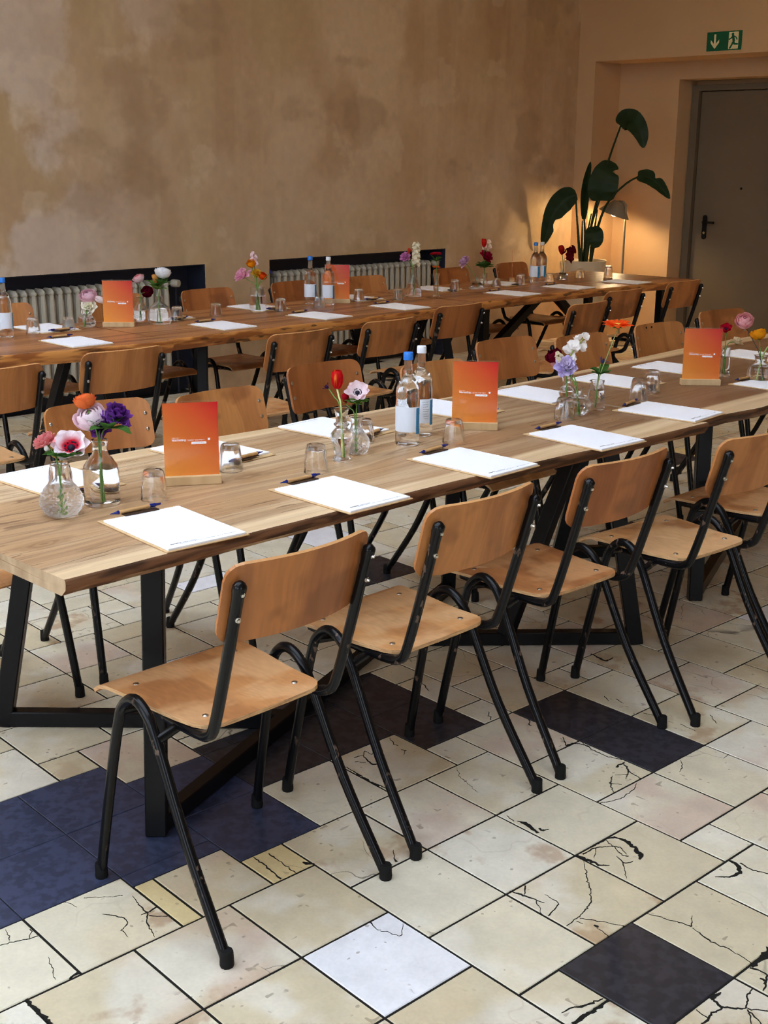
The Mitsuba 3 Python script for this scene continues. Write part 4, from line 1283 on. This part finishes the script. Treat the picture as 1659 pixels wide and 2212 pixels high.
N = ['nearest clipboard with a white pad, front left corner of the front table', 'second near clipboard with white pad, before the tulip vase', 'third near clipboard with white pad, before the second orange card',
     'fourth near clipboard with white pad, before the ribbed round vase', 'fifth near clipboard, overhanging the joint of the two front tables', 'clipboard cut off by the right picture edge, before the low bulbous vase']
for i, (x, y, a) in enumerate([(1.677, 2.336, -5), (2.176, 2.284, -1.5), (2.699, 2.274, 0), (3.211, 2.247, -4), (3.773, 2.290, 4), (4.545, 2.270, -2)]):
    clipboard(x, y, a, N[i], 'bamboo pen with navy tips on the ' + N[i].split(',')[0].replace(' with a white pad', '').replace(' with white pad', '') + (', front row' if i < 5 else ''), True, i < 5, ((-.012, .008, 3), (-.008, .006, 2), (-.0, .008, 6), (.0, .006, 5), (-.0, .006, 8), (-.01, .004, 0))[i])
N = ['far clipboard at the left picture edge, behind the diamond cut vase', 'far clipboard behind the first front orange card', 'far clipboard behind the tulip vase', 'far clipboard behind the water bottles and second card',
     'far clipboard behind the slender belly vase', 'far clipboard behind the gerbera, left of two tumblers', 'far clipboard left of the third front orange card', 'farthest clipboard of the front row, behind the pink ranunculus']
M_ = ['left picture edge', 'first front orange card', 'tulip vase', 'second front orange card', 'slender belly vase', 'gerbera vase', 'third front orange card', 'pink ranunculus']
for i, (x, y, a) in enumerate([(1.72, 2.915, 2), (2.235, 2.900, 3), (2.725, 2.880, 4), (3.25, 2.850, 6), (3.70, 2.80, -1), (4.17, 2.775, 2), (4.62, 2.775, 2), (5.20, 2.72, -3)]):
    clipboard(x, y, a, N[i], 'bamboo pen on the far clipboard behind the ' + M_[i] if i else 'bamboo pen on the far clipboard seen through the bottle vase', False, False, (0, .006, (4, 3, 5, -6, 2, 0, 0, 0)[i]), i not in (6, 7))
N = ['back clipboard left of the leftmost back card, on the near edge', 'back clipboard on the near edge right of the broad bottle vase', 'back clipboard on the near edge before the middle bottles', 'back clipboard on the near edge left of the hyacinth decanter',
     'clipboard on the near edge of the right back table, its left one', 'clipboard before the last pair of bottles on the right back table', 'clipboard beside the glowing tumbler at the end of the right back table']
M_ = ['left of the leftmost back card', 'right of the broad bottle vase', 'before the middle back bottles', 'left of the hyacinth decanter', 'left on the right back table', 'before the last bottles', 'beside the glowing tumbler']
for i, (x, y, a) in enumerate([(3.205, 5.176, -2), (4.095, 5.185, -1), (4.76, 5.160, 4), (5.42, 5.170, -1), (6.54, 5.205, 2), (7.17, 5.215, 2), (7.80, 5.165, 5)]):
    clipboard(x, y, a, N[i], 'bamboo pen on the back clipboard ' + M_[i], True, False, (0, .008, 4), i < 6)
N = ['far back clipboard behind the leftmost tumbler pair', 'far back clipboard behind the jar with the bunch', 'far back clipboard before the orange chair at the second radiator', 'far back clipboard behind the slim red flower vase', 'far back clipboard behind the edge-on card and the tulip vase',
     'far back clipboard behind the round bottle vase']
M_ = ['behind the leftmost tumblers', 'behind the jar with the bunch', 'before the orange chair', 'behind the red flowers', 'behind the edge-on card', 'behind the round bottle vase']
for i, (x, y, a) in enumerate([(3.36, 5.70, -1), (4.77, 5.70, 2), (5.56, 5.68, -2), (6.38, 5.74, 3), (7.02, 5.70, 0), (4.08, 5.70, 2)]):
    clipboard(x, y, a, N[i], 'bamboo pen on the far back clipboard ' + M_[i], False, False, (0, .006, 2), i in (0, 1, 2, 5))


# ---- flowers
GREEN, DKGREEN, LIME = lin(96, 130, 58), lin(72, 108, 50), lin(158, 176, 94)


def petal(L, W, cup, curl=0.0, nu=8, nv=7, ruff=0.0, seed=0, pointed=False):
    """A petal along +x that rises with cup (radians) and curls at its tip."""
    s = np.linspace(0, 1, nu)
    ang = cup + curl * s ** 2
    ds = L / (nu - 1)
    x = np.concatenate([[0], np.cumsum(np.cos(ang[:-1]) * ds)]); z = np.concatenate([[0], np.cumsum(np.sin(ang[:-1]) * ds)])
    w = W * np.sin(PI * (.10 + .84 * s)) ** .8 if pointed else W * np.sin(PI * (.07 + .72 * s)) ** .65
    u = np.linspace(-1, 1, nv)
    g = np.zeros((nu, nv, 3))
    r = np.random.default_rng(seed)
    ph = r.uniform(0, 6)
    for j, t in enumerate(u):
        rz = ruff * np.sin(5 * t + ph + 4 * s) * s
        g[:, j] = np.stack([x - (.10 if pointed else .30) * L * s ** 2 * t * t, w * t, z + .25 * w * t * t * (1 if cup < 1.2 else .2) + rz], 1)
    return g.reshape(-1, 3), grid_faces(nu, nv)[:, ::1]


def ring(n, L, W, cup, curl=0., r0=.0, z0=0., seed=0, jit=.12, ruff=0., ph=0., pointed=False):
    r = np.random.default_rng(seed)
    ms = []
    for k in range(n):
        m = petal(L * r.uniform(.92, 1.08), W * r.uniform(.92, 1.08), cup + r.uniform(-jit, jit), curl, ruff=ruff, seed=seed + k, pointed=pointed)
        ms.append(moved(moved(m, None, (r0, 0, 0)), rotz(ph + 2 * PI * k / n + r.uniform(-jit, jit)), (0, 0, z0)))
    return cat_mesh(*ms)


def ball_petals(n, q, ttop, seed, ph):
    """Overlapping cupped petals that close into a ball, as a ranunculus has: patches of a sphere of radius q, open above the polar angle ttop * pi."""
    r = np.random.default_rng(seed)
    ms = []
    S, U = np.linspace(0, 1, 9), np.linspace(-1, 1, 9)
    for k in range(n):
        top = ttop + r.uniform(-.03, .05)
        g = np.zeros((9, 9, 3))
        a0 = ph + 2 * PI * k / n + r.uniform(-.12, .12)
        sc = r.uniform(.95, 1.05)
        for i, s in enumerate(S):
            th = PI * (.88 - (.88 - top) * s)
            hw = (PI / n) * 1.45 * math.sqrt(max(.02, 1 - max(0, (s - .55) / .47) ** 2))
            az = a0 + U * hw / max(.5, math.sin(th)) * .8
            rad = q * sc * (1 + .05 * U * np.sign(U) * 0 + .06 * (U + 1) / 2 + .07 * max(0, (s - .75)) * 4 * (1 if ttop > .3 else .3))
            g[i] = np.stack([rad * math.sin(th) * np.cos(az), rad * math.sin(th) * np.sin(az), rad * math.cos(th) * .85], 1)
        ms.append((g.reshape(-1, 3), grid_faces(9, 9)))
    return cat_mesh(*ms)


def head(kind, R, col, col2=None, seed=0):
    """[(part, mesh, colours, material, label)] with the flower's axis along +z, centre at the origin."""
    c1 = np.array(col)
    out = []
    if kind == 'ranunculus':
        ms, cs = [], []
        for i, (q, ttop) in enumerate([(.34, .06), (.50, .12), (.66, .20), (.80, .29), (.92, .38), (1.0, .47)]):
            m = ball_petals(4 + i // 2, q * R, ttop, seed + i, i * .8)
            ms.append(m)
            t = i / 5
            base = (1 - t) * np.array(col2 if col2 is not None else col) + t * c1
            cs.append(np.tile(base * (.90 + .10 * (i % 2)), (len(m[0]), 1)))
        out.append(('petals', cat_mesh(*ms), np.vstack(cs), 'm_petal', None))
        out.append(('sepals', ring(5, R * .8, R * .22, .2, -.6, .0, -R * .72, seed + 9, pointed=True), GREEN, 'm_petal', None))
    elif kind == 'anemone':
        m1 = ring(6, R * 1.02, R * .42, .30, .25, R * .06, -R * .05, seed, .1, R * .03)
        m2 = ring(6, R * .92, R * .40, .50, .15, R * .05, 0, seed + 3, .1, R * .03, .5)
        m = cat_mesh(m1, m2)
        d = np.linalg.norm(m[0][:, :2], axis=1) / R
        c2 = np.array(col2 if col2 is not None else col)
        t = np.clip((d - .35) / .3, 0, 1)[:, None]
        t = t * t * (3 - 2 * t)
        out.append(('petals', m, (1 - t) * c2 + t * c1, 'm_petal', None))
        st = []
        r = np.random.default_rng(seed)
        for k in range(26):
            a, e = r.uniform(0, 2 * PI), r.uniform(.1, .5)
            st.append(moved(tm(trimesh.creation.icosphere(0, R * .045)), None, (R * .30 * math.cos(a), R * .30 * math.sin(a), R * (.12 + .1 * e))))
        cen = lathe([(0, 0), (R * .16, 0), (R * .19, R * .08), (R * .12, R * .2), (0, R * .23)], 12)
        out.append(('centre', cat_mesh(cen, *st), lin(28, 22, 40), 'm_matte', 'dark centre'))
    elif kind == 'tulip':
        m1 = ring(3, R * 2.5, R * .78, 1.20, .62, R * .28, -R * 1.0, seed, .03)
        m2 = ring(3, R * 2.4, R * .74, 1.28, .60, R * .22, -R * 1.0, seed + 4, .03, 0, PI / 3)
        m = cat_mesh(m1, m2)
        a = np.arctan2(m[0][:, 1], m[0][:, 0])
        t = np.clip((np.abs(np.mod(a * 3 / (2 * PI) + .5, 1) - .5) * 2 - .78) / .2, 0, 1)[:, None] * np.clip((m[0][:, 2:] / R + .8) / 1.2, 0, 1)
        c2 = np.array(col2 if col2 is not None else col)
        out.append(('petals', m, (1 - t) * c1 + t * c2, 'm_petal', None))
    elif kind == 'gerbera':
        m = cat_mesh(ring(13, R, R * .17, .16, -.1, R * .12, 0, seed, .07), ring(12, R * .82, R * .15, .36, -.15, R * .10, R * .03, seed + 2, .07, 0, .2))
        out.append(('petals', m, c1, 'm_petal', None))
        out.append(('centre', lathe([(0, 0), (R * .28, 0), (R * .30, R * .08), (R * .18, R * .2), (0, R * .22)], 16, lambda th, z, r: r * (1 + .06 * np.cos(9 * th))), np.array(col2), 'm_matte', 'yellow centre'))
        out.append(('sepals', ring(8, R * .35, R * .1, -.15, -.3, 0, -R * .05, seed + 5, pointed=True), GREEN, 'm_petal', None))
    elif kind == 'ruffle':          # lisianthus or carnation: loose ruffled layers
        ms, cs = [], []
        c2 = np.array(col2 if col2 is not None else col)
        for i, (cup, L) in enumerate([(1.45, .6), (1.2, .85), (.92, 1.0), (.6, 1.08), (.32, 1.05)]):
            m = ring(6, L * R * 1.1, R * .52, cup, -.35, R * .06 * i, -R * .1 * i, seed + i, .2, R * .12, i * .5)
            ms.append(m); cs.append(np.tile((1 - i / 4) * c2 + i / 4 * c1, (len(m[0]), 1)) * np.random.default_rng(seed + i).uniform(.85, 1.1, (len(m[0]), 1)))
        out.append(('petals', cat_mesh(*ms), np.vstack(cs), 'm_petal', None))
        out.append(('sepals', ring(5, R * .6, R * .12, .5, -.3, 0, -R * .55, seed + 9, pointed=True), GREEN, 'm_petal', None))
    elif kind == 'spike':           # stock or hyacinth: florets around a stem, R = half length
        ms = []
        r = np.random.default_rng(seed)
        for k in range(30):
            z = R * (-1 + 2 * k / 29)
            q = R * .26 * (1 - .25 * (k / 29))
            a = k * 2.4
            fl_ = ring(5, R * .30, R * .14, .35, -.4, .0, 0, seed + k, .15)
            d = np.array([math.cos(a), math.sin(a), .35 + .6 * k / 29])
            ms.append(moved(fl_, frame_to(d), (q * math.cos(a), q * math.sin(a), z)))
        m = cat_mesh(*ms)
        out.append(('florets', m, c1 * np.random.default_rng(seed).uniform(.9, 1.05, (len(m[0]), 1)), 'm_petal', None))
        out.append(('flower_stalk', tube([(0, 0, -R * 1.05), (0, 0, R * .95)], R * .05, 6), GREEN, 'm_matte', None))
    elif kind == 'sweet_pea':       # a few broad wavy blooms up a stalk, R = half length
        ms = []
        for k, (a, z, s) in enumerate([(0.3, -.75, .62), (2.6, -.45, .66), (4.6, -.12, .64), (1.3, .22, .58), (3.6, .55, .50), (5.4, .86, .40)]):
            fl_ = cat_mesh(ring(4, R * s, R * s * .55, .75, -.5, 0, 0, seed + k, .2, R * .06), ring(3, R * s * .6, R * s * .35, 1.2, -.2, 0, 0, seed + k + 7, .2))
            d = np.array([math.cos(a), math.sin(a), .55])
            ms.append(moved(fl_, frame_to(d), (R * .10 * math.cos(a), R * .10 * math.sin(a), z * R)))
        out.append(('florets', cat_mesh(*ms), c1, 'm_petal', None))
        out.append(('flower_stalk', tube([(0, 0, -R * 1.05), (0, 0, R * .85)], R * .045, 6), LIME, 'm_matte', None))
    elif kind == 'thistle':
        out.append(('bracts', cat_mesh(ring(9, R * 1.5, R * .13, .75, -.25, R * .05, -R * .2, seed, .15, pointed=True), ring(6, R * 1.1, R * .11, 1.2, -.2, 0, -R * .1, seed + 2, .15, pointed=True)), c1, 'm_petal', None))
        out.append(('centre', lathe([(0, -R * .2), (R * .3, 0), (R * .28, R * .4), (0, R * .62)], 10), np.array(col2 if col2 is not None else col), 'm_matte', None))
    elif kind == 'bud':
        out.append(('petals', lathe([(0, -R), (R * .6, -R * .7), (R * .8, 0), (R * .5, R * .8), (0, R * 1.05)], 12, lambda th, z, r: r * (1 + .06 * np.cos(5 * th))), c1, 'm_petal', None))
        out.append(('sepals', ring(5, R * 1.2, R * .4, 1.1, .3, 0, -R * 1.05, seed), GREEN, 'm_petal', None))
    elif kind == 'orchid':
        ms = []
        for k in range(5):
            a = k * 1.9
            ms.append(moved(ring(5, R * .62, R * .3, .35, -.5, 0, 0, seed + k, .2), frame_to((math.cos(a), math.sin(a), .5)), (R * .4 * math.cos(a), R * .4 * math.sin(a), R * (.5 - .28 * k))))
        out.append(('florets', cat_mesh(*ms), c1, 'm_petal', None))
    return out


def leaf_spray(n, L, W, col, seed, spread=.9, cut=False):
    r = np.random.default_rng(seed)
    ms = []
    for k in range(n):
        m = petal(L * r.uniform(.7, 1.05), W, r.uniform(.1, spread), -r.uniform(.2, .9), seed=seed + k, pointed=True)
        ms.append(moved(m, rotz(2 * PI * k / n + r.uniform(-.3, .3))))
        if cut:
            for q in (-.6, .6):
                ms.append(moved(moved(petal(L * .55, W * .7, .3, -.4, seed=seed + k, pointed=True), rotz(q), (L * .35, 0, L * .18)), rotz(2 * PI * k / n)))
    return cat_mesh(*ms)


def flower(vk, vx, vy, off, kind, R, col, label, cat, name, axis=(0, 0, 1), col2=None, foot=None, leaves=None, seed=0, stem_col=GREEN, r=.0018, bend=.5):
    """A cut flower in a vase: stem from the vase's bottom through its mouth to the head at off."""
    k = thing(name, label, cat)
    H = np.array([vx, vy, ZT]) + np.array(off)
    ax = np.asarray(axis, float) / np.linalg.norm(axis)
    for part, m, c, mat, l in head(kind, R, col, col2, seed):
        put(part, cply(moved(m, frame_to(ax), H), mat, c), k, label=l)
    vz = {'A': .131, 'B': .166, 'C': .154, 'D': .113, 'E': .112, 'F': .093, 'G': .103, 'H': .12, 'I': .103, 'B1': .091, 'B2': .146, 'B2b': .131, 'B3': .14, 'B4': .183, 'B5': .148, 'B6': .08, 'B7': .098, 'B8': .132}[vk]
    rr = np.random.default_rng(seed + 77)
    a = math.atan2(off[1], off[0])
    e = R * (1.02 if kind in ('spike', 'sweet_pea', 'tulip', 'bud') else .7 if kind == 'ranunculus' else .3)
    base = np.array([vx, vy, ZT]) + [-.010 * math.cos(a) + rr.uniform(-.006, .006), -.010 * math.sin(a) + rr.uniform(-.006, .006), .010]
    mouth = np.array([vx, vy, ZT]) + [.008 * math.cos(a), .008 * math.sin(a), vz]
    end = H - ax * e
    if end[2] > mouth[2] + .01:
        pts = [base, mouth, mouth * (1 - bend) + end * bend + [0, 0, .004], end]
    else:
        pts = [base, mouth, (mouth + end) / 2 + [0, 0, .012], end]
    put('stem', cply(tube(spline(pts, 6), r, 7), 'm_matte', stem_col), k)
    if leaves is not None:
        n, L, W, c, z, cut = leaves
        L, W, n = L * 1.45, W * 1.7, n + 2
        P = mouth * (1 - z) + end * z
        put('leaves', cply(moved(leaf_spray(n, L, W, c, seed + 5, .9, cut), None, P), 'm_petal', c), k, label='green leaves')
    return k


TOCAM = (-.66, -.66, .35)
def F(v, off, kind, R, col, label, name, **kw):
    x, y = {'A': (1.557, 2.622), 'B': (1.685, 2.641), 'C': (2.448, 2.561), 'D': (2.545, 2.600), 'E': (3.600, 2.605), 'F': (3.514, 2.496), 'G': (3.635, 2.500), 'H': (4.612, 2.555), 'I': (4.613, 2.393),
            'B1': (3.564, 5.644), 'B2': (3.914, 5.488), 'B2b': (3.90, 5.640), 'B3': (4.658, 5.568), 'B4': (5.94, 5.545), 'B5': (6.055, 5.443), 'B6': (6.60, 5.566), 'B7': (6.733, 5.614), 'B8': (7.634, 5.609)}[v]
    seed = kw.pop('seed', len(used) * 3 + int(1000 * (off[0] + off[1] + off[2])))
    return flower(v, x, y, off, kind, R, lin(*col), label, 'flower', name, col2=lin(*kw.pop('col2')) if 'col2' in kw else None, seed=abs(seed), **kw)


F('A', (.004, .064, .172), 'ruffle', .026, (232, 150, 150), 'salmon pink ruffled flower at the left of the diamond cut vase', 'carnation', axis=(-.35, .35, .8))
F('A', (-.006, .045, .160), 'bud', .008, (244, 240, 234), 'small white flower bud before the salmon pink flower', 'flower_bud', axis=(-.2, .1, 1), r=.0016)
F('A', (.046, .015, .156), 'anemone', .052, (250, 240, 244), 'white anemone with red ring and dark centre in the diamond cut vase', 'anemone', axis=(-.40, -.42, .80), col2=(206, 22, 48), leaves=(7, .040, .010, DKGREEN, .35, True))
F('B', (.018, .085, .255), 'ranunculus', .028, (240, 128, 70), 'orange ranunculus topmost in the bottle vase of the front table', 'ranunculus', axis=(-.1, .2, 1), col2=(236, 110, 56))
F('B', (.019, .066, .212), 'ranunculus', .040, (252, 228, 236), 'large blush white ranunculus in the bottle vase of the front table', 'ranunculus', axis=(-.45, -.35, .8), col2=(250, 236, 238))
F('B', (.028, .038, .188), 'ruffle', .025, (118, 62, 146), 'lower purple lisianthus below the blush ranunculus', 'lisianthus', axis=(-.5, -.5, .5), col2=(86, 34, 108))
F('B', (.067, .018, .215), 'ruffle', .033, (124, 70, 160), 'upper right purple lisianthus with a dark green leaf', 'lisianthus', axis=(.1, -.5, .8), col2=(92, 38, 120), leaves=(4, .055, .012, DKGREEN, .5, False))
F('C', (.035, .055, .222), 'tulip', .0215, (206, 30, 34), 'upright red tulip with orange streak in the baluster vase', 'tulip', axis=(.02, .02, 1), col2=(246, 150, 60), stem_col=lin(190, 196, 128), r=.0030)
F('C', (.012, .070, .203), 'thistle', .012, (62, 36, 76), 'dark purple bud behind the red tulip', 'thistle', axis=(-.5, .4, .6), col2=(40, 24, 50))
F('D', (.037, .032, .172), 'anemone', .040, (246, 226, 230), 'white anemone with black centre beside the red tulip', 'anemone', axis=(-.50, -.50, .75), col2=(246, 230, 232), leaves=(9, .032, .006, lin(96, 132, 56), .55, True))
F('D', (.009, .055, .155), 'tulip', .012, (168, 24, 40), 'small dark red bloom half hidden between tulip and white anemone', 'tulip', axis=(.0, .1, 1), col2=(168, 24, 40))
F('E', (.040, .095, .170), 'ranunculus', .031, (112, 18, 40), 'burgundy ranunculus leaning left beside the white sweet peas', 'ranunculus', axis=(-.5, .2, .8), col2=(92, 12, 32))
F('E', (.045, .085, .140), 'tulip', .014, (224, 150, 150), 'small pink bloom under the burgundy ranunculus', 'tulip', axis=(-.7, .5, .3), col2=(240, 200, 196))
F('F', (.046, .048, .222), 'sweet_pea', .052, (248, 244, 240), 'white sweet pea stalk leaning right above the ribbed round vase', 'sweet_pea', axis=(.45, -.35, .75))
F('F', (-.004, .078, .185), 'sweet_pea', .026, (240, 232, 206), 'cream sweet pea above the lilac lisianthus', 'sweet_pea', axis=(-.3, .2, .8))
F('F', (.006, .059, .161), 'ruffle', .032, (206, 192, 240), 'pale lilac lisianthus over the ribbed round vase', 'lisianthus', axis=(-.55, -.5, .5), col2=(232, 222, 240))
F('G', (.105, .0, .285), 'gerbera', .052, (246, 92, 34), 'orange gerbera seen from the side, high above the front table', 'gerbera', axis=(-.06, -.04, 1), col2=(244, 190, 74), bend=.45, leaves=(2, .040, .011, DKGREEN, .12, False), stem_col=lin(150, 160, 96))
F('G', (.046, .017, .160), 'thistle', .018, (66, 70, 116), 'blue violet thistle beside the gerbera stem', 'thistle', axis=(.55, -.3, .7), col2=(52, 56, 98), leaves=(3, .040, .010, lin(66, 104, 56), .35, False))
F('H', (.046, .028, .185), 'anemone', .026, (176, 18, 40), 'crimson anemone beside the third front orange card', 'anemone', axis=(-.6, -.2, .6), col2=(150, 14, 34))
F('H', (.067, -.013, .136), 'ruffle', .022, (240, 222, 184), 'small cream flower below the crimson anemone', 'carnation', axis=(.2, -.1, 1))
F('I', (.005, .090, .235), 'ranunculus', .036, (244, 190, 190), 'pink ranunculus on a dark stem at the right edge', 'ranunculus', axis=(-.55, -.3, .65), col2=(236, 160, 164), stem_col=lin(74, 58, 46))
F('I', (.032, .041, .185), 'ranunculus', .031, (240, 158, 30), 'golden yellow ranunculus at the right edge', 'ranunculus', axis=(.1, .3, .9), col2=(232, 140, 24))
F('I', (.085, -.03, .20), 'ruffle', .022, (190, 190, 200), 'pale flower on a thick green stem cut by the right picture edge', 'lisianthus', axis=(.4, -.3, .8), r=.0035, stem_col=lin(150, 164, 96))
F('B1', (.036, .027, .158), 'ranunculus', .043, (240, 204, 214), 'pale pink ranunculus left of the leftmost back orange card', 'ranunculus', axis=(-.4, -.3, .8), col2=(232, 190, 204))
F('B1', (.026, .010, .100), 'ruffle', .035, (250, 246, 230), 'creamy white flower low in the small round back vase', 'carnation', axis=(-.5, -.5, .4))
F('B1', (.072, -.014, .140), 'tulip', .022, (240, 222, 220), 'drooping pale petals right of the pale pink ranunculus', 'tulip', axis=(.5, -.4, -.3), col2=(240, 222, 220))
F('B2', (.060, .037, .269), 'ranunculus', .043, (250, 250, 250), 'big white ranunculus in the broad bottle vase', 'ranunculus', axis=(.05, -.1, 1), col2=(244, 244, 248), leaves=(4, .05, .012, DKGREEN, .6, False))
F('B2', (.025, .060, .226), 'tulip', .018, (214, 150, 76), 'small orange bloom among green stems in the broad bottle vase', 'tulip', axis=(-.1, .1, 1), col2=(230, 190, 110), leaves=(6, .06, .010, GREEN, .5, False))
F('B2b', (.048, .076, .224), 'ranunculus', .030, (244, 224, 226), 'pink and white ranunculus at the top right of the leftmost back card', 'ranunculus', axis=(-.4, .0, .8), col2=(238, 130, 140))
F('B2b', (.070, .030, .152), 'ranunculus', .031, (104, 12, 36), 'burgundy ranunculus in front of the radiator by the leftmost back card', 'ranunculus', axis=(-.4, -.5, .4), col2=(90, 10, 30))
F('B3', (.040, .076, .290), 'sweet_pea', .036, (248, 226, 232), 'blush white sweet pea topmost in the glass jar', 'sweet_pea', axis=(.0, .1, 1))
F('B3', (.010, .066, .268), 'ranunculus', .026, (242, 166, 30), 'golden ranunculus in the glass jar of the middle back table', 'ranunculus', axis=(-.5, -.4, .5), col2=(236, 140, 20))
F('B3', (.034, .051, .213), 'ruffle', .024, (226, 176, 50), 'mustard yellow flower in the middle of the glass jar bunch', 'carnation', axis=(-.4, -.4, .6))
F('B3', (-.025, .105, .200), 'ruffle', .042, (244, 190, 214), 'pink ruffled flower at the left of the glass jar', 'carnation', axis=(-.5, .2, .6))
F('B3', (.059, .019, .198), 'ranunculus', .024, (236, 92, 28), 'orange red flower right in the glass jar bunch', 'ranunculus', axis=(-.2, -.6, .6), col2=(226, 74, 20))
F('B3', (.090, -.006, .214), 'thistle', .018, (62, 62, 116), 'blue violet thistle at the right of the glass jar', 'thistle', axis=(.5, -.3, .6), col2=(50, 50, 98))
F('B4', (.068, .041, .262), 'spike', .066, (246, 240, 216), 'white hyacinth spike in the conical decanter', 'hyacinth', axis=(.02, .0, 1))
F('B4', (.015, .084, .244), 'ruffle', .030, (222, 150, 204), 'mauve pink flower left of the white hyacinth', 'carnation', axis=(-.5, -.2, .5))
F('B4', (.031, .072, .276), 'tulip', .014, (196, 70, 50), 'small red bud above the mauve pink flower', 'tulip', axis=(.3, -.1, .8), col2=(196, 70, 50))
F('B5', (.049, .055, .259), 'gerbera', .040, (184, 26, 44), 'crimson flower seen from the side before the dark niche corner', 'gerbera', axis=(-.1, .0, 1), col2=(120, 20, 30), leaves=(4, .04, .010, DKGREEN, .7, False))
F('B5', (.033, .038, .179), 'gerbera', .027, (232, 110, 44), 'small orange flower below the crimson one', 'gerbera', axis=(-.1, -.1, 1), col2=(200, 90, 30))
F('B6', (-.024, .091, .179), 'ruffle', .040, (222, 186, 214), 'lilac flower leaning left on a thin stem', 'carnation', axis=(-.5, .4, .6), col2=(206, 160, 196))
F('B7', (.050, .050, .292), 'tulip', .022, (206, 36, 30), 'red tulip topmost in the small straight vase', 'tulip', axis=(.0, .0, 1), col2=(220, 60, 40))
F('B7', (.070, .040, .262), 'sweet_pea', .050, (246, 226, 206), 'creamy hanging blossoms around the red tulip of the right back table', 'sweet_pea', axis=(.2, -.2, 1))
F('B7', (.051, .030, .204), 'ruffle', .044, (168, 20, 52), 'crimson ruffled flower below the red tulip of the right back table', 'carnation', axis=(.2, -.5, .5), col2=(130, 14, 40), leaves=(8, .055, .016, DKGREEN, .35, True))
F('B8', (.030, .040, .205), 'tulip', .026, (170, 28, 24), 'bright red bloom left among the dark orchids', 'tulip', axis=(-.2, .1, 1), col2=(190, 40, 30))
F('B8', (.070, .005, .190), 'orchid', .062, (92, 18, 28), 'dark red orchid spray before the planter', 'orchid', axis=(.2, -.2, 1))
